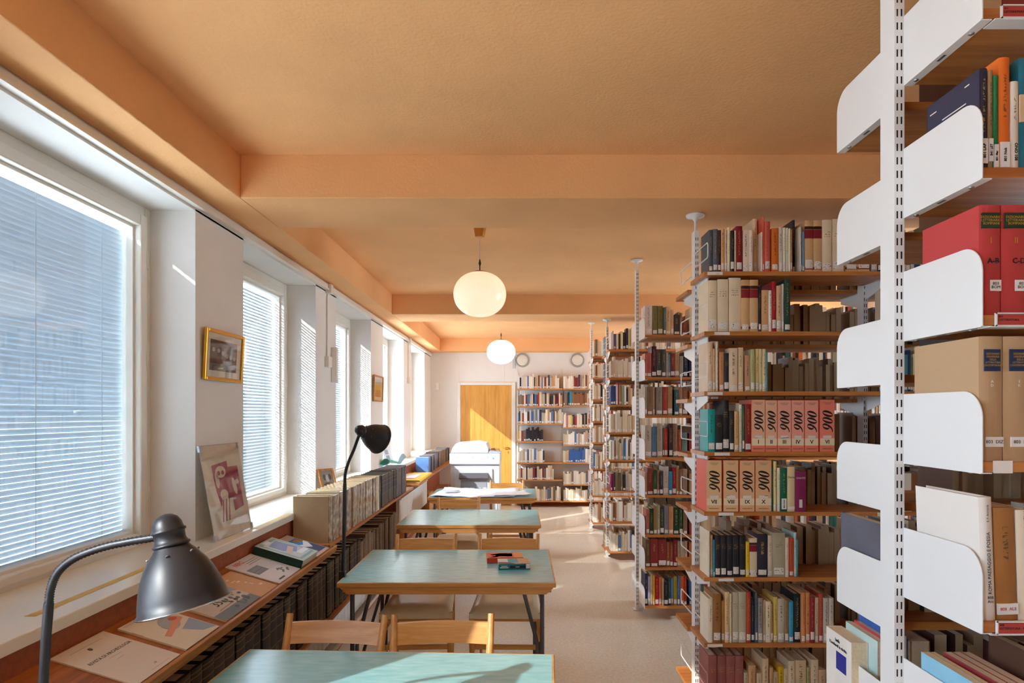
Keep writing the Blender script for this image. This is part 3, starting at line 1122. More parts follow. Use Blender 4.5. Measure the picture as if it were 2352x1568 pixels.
VOL = [('I', 652, 774, 265, 'efbb98', 4), ('II', 776, 882, 270, 'efb896', 4), ('III', 885, 1009, 270, 'f2ac98', 4), ('IV', 1011, 1126, 270, 'f2a793', 4),
       ('V', 1130, 1255, 270, 'f3a48e', 4), ('VI', 1266, 1400, 265, 'f58a72', 4),
       ('VII', 245, 384, 810, 'e9c08e', 5), ('VIII', 398, 535, 810, 'e9bd8c', 5), ('IX', 545, 680, 812, 'e8b888', 5), ('X', 686, 832, 810, 'e6b786', 5)]
for rn, a, b, top, col, sh in VOL:
    Z = U2F[sh - 1]
    x0, x1 = ((1560 + q / 3.92 - CX) * Y2 / F for q in (a, b))
    h = EYE - (850 + top / 3.92 - CY) * Y2 / F - Z
    r, t = special('book', x0 + .0004, x1 - .0004, Y2, Z, h, .185, 'e8604a', 'thick volume numbered %s with 900 on its pale spine' % rn, 'volumes numbered 900')
    # the pale spine over the red jacket
    flat_part(r, 'spine_panel', 'tint', .001, t - .001, .001, h - .001, -.0008, col)
    flat_part(r, 'spine_band', 'tint', .0012, t - .0012, h * .125, h * .26, -.0013, 'f0dfba')
    flat_part(r, 'spine_base', 'tint', .0012, t - .0012, .002, h * .12, -.0013, col if sh == 5 else 'ee8468')
    flat_part(r, 'spine_label', 'label_paper', t * .22, t * .78, h * .265, h * .315, -.0017)
    s = h * .088
    inst('lettering', NH, r, M3(*UPWARD, (t * .52, -.0012, h * .60)) @ Matrix.Diagonal((h * .175, t * .70, 1, 1)))
    lettering(r, rn, .026, 'ink', UPRIGHT, (t * .5, -.0016, h * .19), bold=.0006)
    lettering(r, 'MARZORATI', .0088, 'ink', UPRIGHT, (t * .5, -.0016, h * .06))
    lettering(r, 'LETTERATURA\nITALIANA', .0066, 'ink_soft', UPRIGHT, (t * .5, -.0012, h * .93))

# titled books at the end of the fifth shelf
Z5 = U2F[4]
def x2(z):
    return (1560 + z / 3.92 - CX) * Y2 / F
r, t = special('book', x2(918), x2(972), Y2, Z5, .215, .15, '0f6a4a', 'green paperback with a large handwritten call number, next to the cream one', G2, mesh='soft_title', pages=PAGES_S)
flat_part(r, 'spine_label', 'paper', .003, t - .003, .012, .065)
lettering(r, '850.9 DAN', .0085, 'ink', UPWARD, (t * .5, -.0016, .038), bold=.0003)
r, t = special('book', x2(975), x2(1042), Y2, Z5, .222, .16, 'e3cda0', 'cream book titled Dante beside the purple one', G2, mesh='hard_plain')
lettering(r, 'Dante', .014, 'ink', UPRIGHT, (t * .5, -.001, .17))
flat_part(r, 'spine_label', 'label_paper', .001, t - .001, .012, .026)
r, t = special('book', x2(1045), x2(1144), Y2, Z5, .197, .16, '8a2a58', 'purple book titled DANTE at the end of the fifth shelf', G2, mesh='hard_plain')
lettering(r, 'DANTE', .0135, 'ink_white', UPRIGHT, (t * .5, -.001, .166))
flat_part(r, 'spine_label', 'label_paper', t * .36, t * .64, .02, .06)

# white metal book ends
for sh, zx, hh in ((2, 1006, .13), (3, 801, .13), (5, 1146, .13), (6, 1074, .14)):
    xx = x2(zx)
    Z = U2F[sh - 1]
    m = MB()
    m.prism(panel_poly(.11, hh, .03), lambda u, v: (xx, Y2 + .125 - u, Z + v + .0005), lambda u, v: (xx + .0015, Y2 + .125 - u, Z + v + .0005))
    m.box(xx - .07, xx, Y2 + .02, Y2 + .12, Z + .0003, Z + .0012)
    tag(m.build('book_end', 'steel_white', origin=(xx, Y2, Z)), 'white metal book end on the %s shelf down of the second bookcase' % ordinal(sh), 'book end', 'white book ends')

# third bookcase
Y3 = 5.40 - .291 + .008
G3 = 'books on the third bookcase'
ROWS3 = [
 (1, 460, '550 620 945 e0cfc4;622 668 948 7a7444;670 718 950 7a7444;722 744 962 4a6068;746 786 955 d0b080;788 814 985 d8a888;816 868 1030 3a3836;870 888 1060 a88878;890 938 1075 8a4030'),
 (2, 460, '535 572 1375 b85848;573 613 1375 b85848;615 659 1312 4a1520;661 704 1340 4a4844;706 744 1340 4a4844;746 764 1370 c8b8a0;766 785 1385 6aa0c0;787 824 1375 7a2a28;826 864 1360 b89068;866 899 1400 9a8a78;901 940 1365 2c3050'),
 (3, 840, '535 573 190 9a8668;576 624 185 8a6e50;626 646 190 b8a080;655 711 190 8e8070;715 757 188 a83a28;760 802 190 b08858;820 860 215 2a5a64;862 889 190 b07850;891 940 195 8a5a3a'),
 (4, 840, '553 613 535 b8a890;615 662 550 6088b0;665 713 520 a89c88;715 730 560 7a3020;732 761 560 c04028;770 806 520 3a1a20;808 846 520 8a6a48;848 881 570 a83a20;885 936 600 6a8078'),
 (5, 840, '553 574 960 a87858;576 630 920 8a3a30;632 664 945 1f5a30;666 685 940 a86840;687 717 950 2a3040;719 768 905 c8beb0;770 800 950 2888b0;802 836 920 9a1828;838 861 900 a88050;863 893 930 8a5a40;895 936 930 b89880'),
 (6, 840, '565 596 1290 b86858;598 632 1285 2a4a30;634 664 1270 9a7a48;666 690 1255 b0a078;692 727 1270 2a4030;729 768 1265 8a8898;770 810 1265 c08858;812 861 1275 1a4028;863 899 1275 2a4830;901 936 1280 8a6a50'),
 (7, 1168, '560 604 280 6a4a30;606 673 270 8a2c2c;676 747 275 8a2c2c;749 778 300 9a4a28;780 808 300 8a4028;810 847 280 8a1a28;849 874 290 b8a888;876 904 295 c0a890;906 936 290 b89c80'),
 (8, 1168, '552 580 585 20284a;582 604 610 b8b0c8;606 624 600 d8c8b0;626 643 600 e8b020;645 680 610 b01820;682 705 615 d87850;707 725 630 c8a080;727 764 660 1a2030;766 789 620 2a4858;791 810 625 60a0c8;812 845 610 a89020;847 870 605 3868a8;872 904 605 c86020;906 930 610 a82020'),
]
for sh, cy, sp in ROWS3:
    nxt = U3F[sh - 2] if sh > 1 else 2.69
    row('third', sh, Y3, U3F[sh - 1], 1340, cy, 3.92, sp, .20, nxt - U3F[sh - 1] - .026, G3, .992)

# nearest bookcase: books beside the end panels
Ys1 = Y1 + .010
G1 = 'books on the nearest bookcase'
def x1(px, Y=None):
    return (px - CX) * (Y or Ys1) / F
def ztop(py, Z, Y=None):
    return EYE - (py - CY) * (Y or Ys1) / F - Z
Z = U1F[1]
def callno(r, t, s, z0, z1, size=.0085, col='paper'):
    flat_part(r, 'spine_label', col, t * .08, t * .92, z0, z1)
    lettering(r, s, size, 'ink', UPWARD, (t * .5, -.0016, (z0 + z1) / 2), bold=.00025)
r, t = special('book', .9235, x1(2270), Ys1, Z, ztop(156, Z), .17, '23253a', 'navy paperback with white lettering beside the topmost full end panel', G1, mesh='soft_title', pages=PAGES_S)
MB().box(-.0006, -.0001, .001, .165, .002, ztop(156, Z) - .002).build('front_cover', 'tint', r).color = lin('33364e')
MX = ((0, -1, 0), (0, 0, 1), (-1, 0, 0))
for yy, zz, ww in ((.03, .185, .014), (.04, .150, .075), (.135, .178, .022)):
    MB().box(-.0010, -.0005, yy, yy + ww, zz, zz + .0022).build('print', 'ink_white', r)
callno(r, t, '801 LAP', .012, .062)
r, t = special('book', x1(2271), x1(2282), Ys1, Z, ztop(160, Z), .14, '9a7a58', 'thin brown paperback between the navy and the green book', G1, mesh='soft_title', pages=PAGES_S)
callno(r, t, '841 LET', .016, .062, .007)
r, t = special('book', x1(2283), x1(2294.5), Ys1, Z, ztop(172, Z), .13, '128048', 'thin green paperback beside the orange book', G1, mesh='soft_title', pages=PAGES_S)
callno(r, t, '801 Mar', .004, .05, .006)
r, t = special('book', x1(2296), x1(2321), Ys1, Z, ztop(131, Z), .16, 'e8742a', 'orange paperback with a pale label on the upper shelf', G1, mesh='soft_title', pages=PAGES_S)
callno(r, t, '801 Nob', .004, .055, .0075, 'plastic_white')
r, t = special('book', x1(2323), x1(2341), Ys1, Z, ztop(186, Z), .13, 'e6dccb', 'white paperback marked 801 ONO', G1, mesh='soft_title', pages=PAGES_S)
lettering(r, '801 ONO', .0085, 'ink', UPWARD, (t * .6, -.0012, .035), bold=.0003)
r, t = special('book', x1(2342), x1(2372), Ys1, Z, ztop(132, Z), .16, '1f6e80', 'teal and cream book at the edge of the upper shelf', G1, mesh='soft_title', pages=PAGES_S)
flat_part(r, 'spine_panel', 'tint', 0.0005, t - .0005, .095, .15, color='d8bc96')

Z = U1F[2]
for k, (a, b, n1, n2) in enumerate(((2243, 2300, 'I', 'A-B'), (2302.5, 2364, 'II', 'C-D'))):
    h = ztop(470, Z)
    r, t = special('book', max(x1(a), .9235), x1(b), Ys1, Z, h, .185, 'bf3f40', 'red dictionary volume marked %s' % n2, G1, mesh='hard_plain')
    flat_part(r, 'title_panel', 'tint', t * .08, t * .92, h - .047, h - .016, color='1f3a2a')
    lettering(r, 'DIZIONARIO\nLETTERARIO\nBOMPIANI', .0072, 'ink_gold', UPRIGHT, (t * .5, -.0016, h - .0315), lh=.9)
    lettering(r, n1, .017, 'ink_gold', UPRIGHT, (t * .5, -.0014, h - .072))
    lettering(r, n2, .015, 'ink', UPRIGHT, (t * .6, -.0014, h - .113), bold=.0003)
    flat_part(r, 'spine_label', 'paper', t * .46, t * .98, .050, .072)
    lettering(r, '803\nBOM', .0085, 'ink', UPRIGHT, (t * .72, -.0016, .061), lh=.85)
Z = U1F[3]
for k, (a, b) in enumerate(((2240, 2305), (2307, 2374))):
    h = ztop(772, Z)
    r, t = special('book', max(x1(a), .9235), x1(b), Ys1, Z, h, .215, 'bd9c76', ('tan cloth dictionary volume nearest the end panel', 'tan cloth dictionary volume at the edge, marked K')[k], G1, mesh='hard_plain')
    flat_part(r, 'title_panel', 'tint', t * .18, t * .86, h - .070, h - .026, color='223458')
    lettering(r, 'DIZIONARIO\nUNIVERSALE\nDELLA\nLETTERATURA\nCONTEMPORANEA', .0058, 'ink_gold', UPRIGHT, (t * .52, -.0016, h - .047), xs=.8)
    lettering(r, 'A\nD' if k == 0 else 'E\nK', .008, 'ink_white', UPRIGHT, (t * .5, -.0012, h - .095))
    flat_part(r, 'spine_label', 'paper', t * .22, t * .99, .03, .05)
    lettering(r, '803  DIZ', .0095, 'ink', UPRIGHT, (t * .6, -.0016, .04))
tag(MB().box(x1(2272), x1(2316), Y1 - .0016, Y1 - .0006, U1F[3] - .022, U1F[3] + .003).build('shelf_note', 'paper', origin=(x1(2272), Y1, U1F[3] - .02)), 'small white paper note taped to shelf edge under tan dictionaries', 'note')
Z = U1F[4]
r, t = special('book', .931, .931 + .026, Ys1, Z, ztop(1141, Z, 1.3), .21, 'e9e3dc', 'white book titled ROMA PAESAGGIO E POESIA leaning on its row', G1, mesh='hard_plain', lean=math.radians(-2.0))
lettering(r, 'ROMA PAESAGGIO E POESIA', .0098, 'ink', UPWARD, (t * .55, -.0012, .115))
lettering(r, 'E. F. Accrocca', .006, 'ink', UPWARD, (t * .55, -.0012, .215))
lettering(r, '808\nAcc', .008, 'ink', UPRIGHT, (t * .55, -.0012, .042))
r, t = special('book', .9595, .9595 + .041, Ys1, Z, ztop(1165, Z, 1.3), .16, 'a8713c', 'worn brown paperback between two white books', G1, mesh='soft_title', pages=PAGES_S, lean=math.radians(-2.0))
flat_part(r, 'spine_label', 'plastic_white', 0, t, .012, .034)
lettering(r, '808  ALE', .0088, 'ink_red', UPRIGHT, (t * .5, -.0016, .023))
r, t = special('book', 1.0025, 1.0025 + .034, Ys1, Z, ztop(1170, Z, 1.3), .17, 'e6d9c2', 'cream book lettered ARVID ANDREN at the picture edge', G1, mesh='hard_plain', lean=math.radians(-1.6))
lettering(r, 'ARVID ANDREN', .012, 'ink', DOWNWARD, (t * .5, -.0012, .19))
Z = U1F[5]
for (a, b, top, col, lb) in ((.9235, .940, 1515, '8cc8e4', 'light blue paperback sticking up on the lowest shelf in view'),
                             (.942, .954, 1535, 'd8a850', 'ochre paperback behind the light blue one'),
                             (.956, .972, 1545, '2a8a50', 'green and white book beside the ochre paperback'),
                             (.974, .992, 1520, 'a8404e', 'red clothbound book beside the green and white one'),
                             (.994, 1.012, 1525, 'a84452', 'red clothbound book, second in the lowest row'),
                             (1.014, 1.034, 1530, 'a84452', 'red clothbound book, third in the lowest row')):
    hh = EYE - (1505 - CY) * 1.46 / F - Z
    book('book', Matrix.Translation((a, Ys1 + .005, Z)), b - a, .185, hh - (.012 if '2a' in col else 0), col, lb, G1)

# back face of the nearest bookcase: fore-edges towards the viewer, spines away
def back_book(X0, t, d, h, col, Z, Yspine, label, cov='soft_title', group='books on the far side of the nearest bookcase'):
    M = Matrix.Translation((X0 + t, Yspine, Z)) @ Matrix.Rotation(math.pi, 4, 'Z')
    return book('book', M, t, d, h, col, label, group, cov.split('_')[1], cov.startswith('hard'), False)
YB1 = 1.575 + .291 - .004
back_book(.925, .022, .215, .235, '5c5d6a', U1B[4], YB1, 'dark grey book beside the white end panel')
r = local_empty('book', (.8975, YB1 + .03, U1B[5]), 'white paperback with a blue square titled I Lombardi in rivolta', 'book', 'books on the far side of the nearest bookcase')
NBOOK[0] += 1
T = .045
inst('cover', COVER['soft_title'], r, M3((-1, 0, 0), (0, -1, 0), (0, 0, 1), (T, 0, 0)) @ Matrix.Diagonal((T, .145, .205, 1)), lin('e6e1d8'))
inst('page_block', PAGES_S, r, M3((-1, 0, 0), (0, -1, 0), (0, 0, 1), (T, 0, 0)) @ Matrix.Diagonal((T, .145, .205, 1)))
MB().box(-.0006, -.0002, -.118, -.062, .105, .155).build('blue_square', 'tint', r).color = lin('2a2e8e')
lettering(r, 'Isella', .013, 'ink', MX, (-.0008, -.07, .185), bold=.0003)
lettering(r, 'I Lombardi in rivolta', .012, 'ink', MX, (-.0008, -.072, .170), bold=.0003)
back_book(.944, .018, .17, .225, 'bcd8d4', U1B[5], YB1 + .01, 'pale aqua paperback behind the white one with a blue square')
back_book(.963, .013, .17, .232, 'c8424a', U1B[5], YB1, 'red and grey paperback beside the pale aqua one')
back_book(.977, .026, .19, .25, '3a68b8', U1B[5], YB1, 'blue and white patterned book on the far side of the nearest bookcase')
back_book(1.006, .05, .2, .24, '8a6a50', U1B[5], YB1, 'brown volume beside the blue and white patterned book')

# ------------------------------------------------------------------ the far and hidden rows: one uncounted mass of books
PAL = ['e8dcc4', 'efe6d6', 'd8c4a0', 'c8a880', 'dccdb4', 'e6e0d2', 'b89068', '8a5a3c', 'a04038', '7a2a2c', '2c2a30', '3a3c44', '28406a', '3868a0',
       '4a8a98', '2a5a48', '6a7a50', 'c0b0a0', 'd6b890', 'e4d4b8', 'c8642c', '8a7a68', 'cfc8c0', 'b8a48c', 'd8d0bc', '5a3a2c']
PALW = ['efe8dc', 'e8dcc8', 'f2efe8', 'dcd0bc', 'e8e4da', 'd0c0a4', 'c8b49c', '8a3a38', '2e3038', '58779c', 'b8a890', 'c89a70', 'd8c8a8', 'e0d4c4', 'ece6da', 'd4c4ac', 'cfc4b4', '7a6a5c']
sv, sf, scol = [], [], []
def qbox(x0, x1, y0, y1, z0, z1, cols):
    k = len(sv)
    sv.extend((x, y, z) for z in (z0, z1) for y in (y0, y1) for x in (x0, x1))
    sf.extend(tuple(i + k for i in f) for f in [(0, 2, 3, 1), (4, 5, 7, 6), (0, 1, 5, 4), (2, 6, 7, 3), (0, 4, 6, 2), (1, 3, 7, 5)])
    scol.extend(cols)
PG = lin('cdb794')
LB = lin('e8e2da')
def fill(X0, X1, Ys, side, Z, clear, pal=PAL, hmin=.17, hmax=.24, tmin=.012, tmax=.034, upto=1.0, fixed=None):
    """side -1: spines towards -Y at Ys; +1: spines towards +Y"""
    x = X0
    end = X0 + (X1 - X0) * upto
    k = 0
    while x < end:
        t = random.uniform(tmin, tmax)
        h = min(random.uniform(hmin, hmax), clear - .008)
        col = fixed[k] if fixed and k < len(fixed) else random.choice(pal)
        k += 1
        c = lin(col)
        d = random.uniform(.12, .17)
        ys = Ys + side * -random.uniform(0, .015)
        ya, yb = (ys, ys + d) if side < 0 else (ys - d, ys)
        x2_ = x + t - .0008
        sp, fe = (c, PG) if side < 0 else (PG, c)
        qbox(x, x2_, ya, yb, Z, Z + h, [c, PG, sp, fe, c, c])
        if random.random() < .8:
            yl = ys + side * .0008
            l0, l1 = Z + h * .05, Z + h * random.uniform(.15, .2)
            k2 = len(sv)
            a, b = x + t * .12, x2_ - t * .12
            sv.extend([(a, yl, l0), (b, yl, l0), (b, yl, l1), (a, yl, l1)])
            sf.append((k2, k2 + 1, k2 + 2, k2 + 3) if side < 0 else (k2 + 3, k2 + 2, k2 + 1, k2))
            scol.append(LB)
        x += t
def clr(tops, i):
    return (tops[i - 1] if i else 2.70) - tops[i] - .024
def back_rows(X0, Yc, tops, pal=PAL, x1=None, up=.96, gap=.012):
    for i, z in enumerate(tops):
        fill(X0 + gap, x1 or X0 + .88, Yc + .031 + .26 - .01, 1, z, clr(tops, i), pal, upto=up)
        fill(X0 + .93, X0 + 1.76, Yc + .031 + .26 - .01, 1, z, clr(tops, i), pal, upto=random.uniform(.8, 1))
        if Yc > 5:
            fill(X0 + 1.83, X0 + 2.66, Yc + .031 + .26 - .01, 1, z, clr(tops, i), pal)
for i, z in enumerate(U1F):
    fill(1.07, 1.80, 1.575 - .28, -1, z, clr(U1F, i), upto=.97)
    fill(1.83, 2.66, 1.575 - .28, -1, z, clr(U1F, i), upto=.9)
for i, z in enumerate(U1B):
    fill(1.14 if i not in (4, 5) else (.955 if i == 4 else 1.06), 1.80, 1.575 + .28, 1, z, clr(U1B, i), ['6a4a38', '8a6a50', '3a3a44', '54302c', 'a88868', 'c0b090', '2a2a34'], upto=.95)
    fill(1.83, 2.66, 1.575 + .28, 1, z, clr(U1B, i), upto=.9)
BR = ['8a5a40', '6a4432', '7a5a44', 'a07850', '9a8878', '54382c', '3a3030', 'b89a78']
back_rows(.908, 3.47, shiftd(U2F, -.03), BR, gap=.20)
for i, z in enumerate(U2F):
    fill(1.845, 2.66, Y2, -1, z, clr(U2F, i), upto=random.uniform(.6, 1))
for i, z in enumerate(U3F):
    fill(1.345, 1.86, Y3, -1, z, clr(U3F, i), upto=.9)
    fill(1.90, 2.74, Y3, -1, z, clr(U3F, i), upto=.9)
    fill(2.80, 3.66, Y3, -1, z, clr(U3F, i))
back_rows(.990, 5.40, shiftd(U3F, .02), BR + PAL, gap=.10)
for i, z in enumerate(U4F):
    fx = {0: ['e8e4e0', 'd8d4d0', '6a6890', 'd8d0b8', '3a342c', 'd8c8a0', '2c2a30', '3a3c48', 'cdb890', '8a8048'],
          2: ['2c4078', '2c4078', 'c0c8cc', 'a81828', 'a8a070', '9a9878', '8a8a70'], 4: ['c8d0b0', 'd8d8d0', '8a2028', 'c0b090', 'd8c8a8', 'c8b89c', 'b8b098', '2470b8'],
          5: ['8a2050', '6a2040', '3a3a44', '8a7858', '5a5040', 'a09078', '2c2c30', 'c8c0b8', 'd8d4d0']}.get(i)
    fill(.985 + .01, 1.85, 7.36 - .283, -1, z, clr(U4F, i), PALW + PAL[:8], upto=.95, fixed=fx, hmax=.26 if i == 2 else .24)
    fill(1.89, 3.64, 7.36 - .283, -1, z, clr(U4F, i), PALW)
back_rows(.968, 7.36, shiftd(U4F, -.04), PAL + PALW)
for i, z in enumerate(U5F):
    fill(1.015, 1.88, 9.18 - .283, -1, z, clr(U5F, i), PALW + PAL[:8], upto=.95)
back_rows(1.0, 9.18, shiftd(U5F, -.04), PALW)
YW = Y_B - .245
for (x0, x1, tops, ups, fixl) in ((-.04, .722, BWL, (.93, 1.0, 1.0, .53, .58, .80, .95), {3: ['c89830', 'd8c8b0', '8a3a34', '6a6a64'] + ['2a2a30'] * 9 + ['e0c840', 'efe8dc', 'f2efe8']}),
                            (.752, 1.585, BWR, (.9, .95, .62, .95, .95, .95, .95), {4: ['d8c8a8', 'c8b89c', 'd8b080'] + ['3a64a8'] * 7, 2: ['efe8dc', 'e8dcc8', 'c87a70', 'e0d4c4', 'e0d060'], 1: ['6a5a54', '8a7a70', '5a5048', '2a3a58', '2a8aa8'] + ['8a5a3c'] * 8}),
                            (1.62, 2.44, BWR, (.9,) * 7, {})):
    for i, z in enumerate(tops):
        fill(x0, x1, YW, -1, z, clr(tops, i) if i else .3, PALW + (PAL[2:14] if i < 3 else []), upto=ups[i], fixed=fixl.get(i),
             tmin=.02, tmax=.042, hmin=.18, hmax=.25)
me = bpy.data.meshes.new('shelved_books')
me.from_pydata(sv, [], sf)
ca = me.color_attributes.new('Col', 'FLOAT_COLOR', 'CORNER')
buf = []
for p, c in zip(me.polygons, scol):
    buf.extend(list(c) * p.loop_total)
ca.data.foreach_set('color', buf)
me.materials.append(MATS['book_colours'])
o = bpy.data.objects.new('shelved_books', me)
C.objects.link(o)
tag(o, 'rows of mixed books filling the far bookcases and the back wall shelves', 'books', None, 'stuff')

# ------------------------------------------------------------------ shelves under the windows
SB, SFt = Vector((-1.438, 0, .900)), Vector((-1.155, 0, .815))
SD = (SFt - SB).normalized()
SN = Vector((-SD.z, 0, SD.x)).normalized()
ds = empty('display_shelf', (-1.3, 2.3, .8), 'sloping wooden periodical shelf with a front lip under the nearest window', 'shelf')
m = MB()
sl = (SFt - SB).length
cs = [SB, SB + SD * (sl + .02), SB + SD * (sl + .02) - SN * .018, SB - SN * .018]
m.prism([(c.x, c.z) for c in cs], lambda x, z: (x, .55, z), lambda x, z: (x, 3.96, z))
m.build('board', 'shelf_wood_y', ds)
a = SB + SD * (sl + .003)
cs = [a + SN * .018, a + SN * .020 + SD * .016, a + SD * .018 - SN * .020, a - SN * .020]
m = MB().prism([(c.x, c.z) for c in cs], lambda x, z: (x, .55, z), lambda x, z: (x, 3.99, z))
m.build('lip', 'shelf_edge', ds, bevel=.003)
for y in (1.55, 2.95):
    m = MB().box(-1.441, -1.432, y, y + .024, .45, .972)
    rail = m.build('wall_rail', 'steel_cream', ds)
    m = MB()
    for k in range(14):
        m.box(-1.4325, -1.4313, y + .009, y + .015, .50 + k * .034, .518 + k * .034)
    m.build('slots', 'plastic_dark', rail)
ws = empty('window_shelf', (-1.3, 5.6, .81), 'wooden shelf under the second and third windows, carrying tall bound volumes', 'shelf')
MB().box(-1.438, -1.178, 4.00, 7.12, .809, .829).build('board', 'shelf_edge', ws, bevel=.003)
for y in (4.4, 5.6, 6.8):
    MB().prism([(0, 0), (0, -.07), (.02, -.07), (.2, -.02), (.2, 0)], lambda u, v: (-1.438 + u, y, .809 + v), lambda u, v: (-1.438 + u, y + .003, .809 + v)).build('bracket', 'steel_cream', ws)
ws2 = empty('window_shelf', (-1.3, 9.2, .81), 'wooden shelf under the farthest windows, carrying blue boxes and a yellow folder', 'shelf')
MB().box(-1.438, -1.13, 7.16, 11.42, .829, .850).build('board', 'shelf_edge', ws2, bevel=.003)
lo = empty('low_shelf', (-1.3, 4, .36), 'long low wooden shelf near the floor along the window wall', 'shelf')
MB().box(-1.438, -1.165, .5, 11.42, .36, .38).build('board', 'shelf_edge', lo, bevel=.003)
for y in (1.0, 3.0, 5.0, 7.0, 9.0, 11.0):
    MB().prism([(0, 0), (0, -.07), (.02, -.07), (.2, -.02), (.2, 0)], lambda u, v: (-1.438 + u, y, .36 + v), lambda u, v: (-1.438 + u, y + .003, .36 + v)).build('bracket', 'steel_cream', lo)

def radiator(y0, y1, x, z0, z1, label, pitch):
    r = empty('radiator', (x, (y0 + y1) / 2, z0), label, 'radiator', 'white radiators under the windows')
    m = MB().box(x - .05, x - .012, y0, y1, z0, z1)
    m.build('body', 'plastic_white', r, bevel=.003)
    m = MB()
    y = y0 + .01
    while y < y1 - pitch * .5:
        m.prism([(0, 0), (pitch * .2, .012), (pitch * .5, .012), (pitch * .7, 0)], lambda u, v: (x - .013 + v, y + u, z0 + .012), lambda u, v: (x - .013 + v, y + u, z1 - .012))
        y += pitch
    tag(m.build('front_ribs', 'plastic_white', r), kind='stuff')
    m = MB().box(x - .05, x + .006, y0, y1, z1 - .004, z1 + .006)
    m.build('top_grille', 'plastic_white', r)
radiator(6.40, 8.22, -1.185, .49, .785, 'white ribbed radiator under the fourth window', .045)
radiator(.9, 6.2, -1.30, .06, .275, 'low white radiator below the low shelf', .09)
tag(MB().tube([(-1.24, .9, .05), (-1.235, 2.5, .05), (-1.24, 4.0, .045), (-1.235, 6.3, .05)], .008, 6).build('floor_cable', 'cable_orange', origin=(-1.24, 3, .04)), 'orange cable running along the floor below the low shelf', 'cable')
MBt = MB().tube([(-1.20, .9, .115), (-1.20, 6.3, .115)], .011, 8)
tag(MBt.build('heating_pipe', 'steel_cream', origin=(-1.2, 3, .1)), 'thin heating pipe along the low shelf', 'pipe')

# bound volumes, spines towards the room
RZ = Matrix.Rotation(math.pi / 2, 4, 'Z')
def vols(specs, Xs, Z, y, what, group):
    k = 0
    for (t, h, d, col, style) in specs:
        k += 1
        M = Matrix.Translation((Xs + random.uniform(-.006, .006), y, Z)) @ RZ
        book('bound_volume', M, t - .004, d, h, col, '%s bound volume, %s of its row %s' % (colour_name(col), ordinal(k), what), group, style, True, False, 'bound volume')
        y += t
    return y
sp = [(.08, .293, .232, 'c8b494', 'marble')]
sp += [(.079, random.uniform(.284, .292), .225, random.choice(('c4b090', 'cbb898', 'bfae94')), 'marble') for _ in range(16)]
sp += [(.075, .287, .22, 'd6cca8', 'title'), (.05, .283, .22, '2c2830', 'title'), (.05, .28, .22, '2c2830', 'title')]
sp += [(.078, random.uniform(.268, .276), .215, '3a3436', 'gilt') for _ in range(9)]
sp += [(.062, random.uniform(.262, .272), .21, random.choice(('5a5658', '66625e', '4c4a50')), 'title') for _ in range(8)]
vols(sp, -1.195, .829, 4.05, 'on the shelf under the middle windows', 'bound volumes on the window shelf')
lo1 = [(random.uniform(.084, .098), random.uniform(.325, .338), .215, random.choice(('2c2824', '332c26', '3a3028', '2a2624')), 'gilt') for _ in range(35)]
lo1 += [(random.uniform(.084, .096), random.uniform(.30, .335), .21, random.choice(('6e5442', '7a6450', '5a4436', '857462')), 'title') for _ in range(16)]
vols(lo1, -1.19, .38, 1.62, 'on the low shelf, counted from the near end', 'bound volumes on the low shelf')
fr_ = [(.13, .212, .17, '5f86c4', 'title')] + [(.13, random.uniform(.20, .225), .17, random.choice(('4a4854', '54402f', '2f3650', '6a5440', '40404c')), random.choice(('title', 'gilt'))) for _ in range(18)]
vols(fr_, -1.20, .850, 8.46, 'under the farthest window', 'blue and brown file boxes on the far shelf')

# yellow folder, sheets, cartons on the far shelf
r = empty('yellow_folder', (-1.28, 7.7, .85), 'bright yellow folder lying on the shelf before the blue volumes', 'folder')
MB().box(-1.42, -1.14, 7.30, 8.20, .850, .862).build('lower_cover', 'tape', r)
MB().box(-1.41, -1.15, 7.32, 8.18, .862, .884).build('sheets', 'paper', r)
m = MB().prism([(-1.42, .884), (-1.14, .888), (-1.125, .878), (-1.125, .868), (-1.13, .868), (-1.132, .876), (-1.142, .883), (-1.42, .880)], lambda x, z: (x, 7.28, z), lambda x, z: (x, 8.22, z))
o = m.build('upper_cover', 'tint', r); o.color = lin('eec32c')
tag(MB().box(-1.41, -1.22, 7.45, 7.95, .889, .892).build('loose_sheets', 'paper_cool', origin=(-1.3, 7.7, .889)), 'white sheets lying on the yellow folder', 'paper')
for k, (y0, y1, z0, z1, lb) in enumerate(((8.3, 8.75, .38, .52, 'brown cardboard box on the low shelf behind the radiator'), (8.3, 8.7, .521, .60, 'flat brown carton on top of the cardboard box'))):
    r = empty('carton', (-1.3, y0, z0), lb, 'box', 'cartons on the low shelf')
    MB().box(-1.42, -1.17 - .01 * k, y0, y1, z0, z1 - .004).build('body', 'kraft', r, bevel=.003)
    MB().box(-1.424, -1.166 - .01 * k, y0 - .003, y1 + .003, z1 - .02, z1).build('lid', 'kraft', r, bevel=.002)

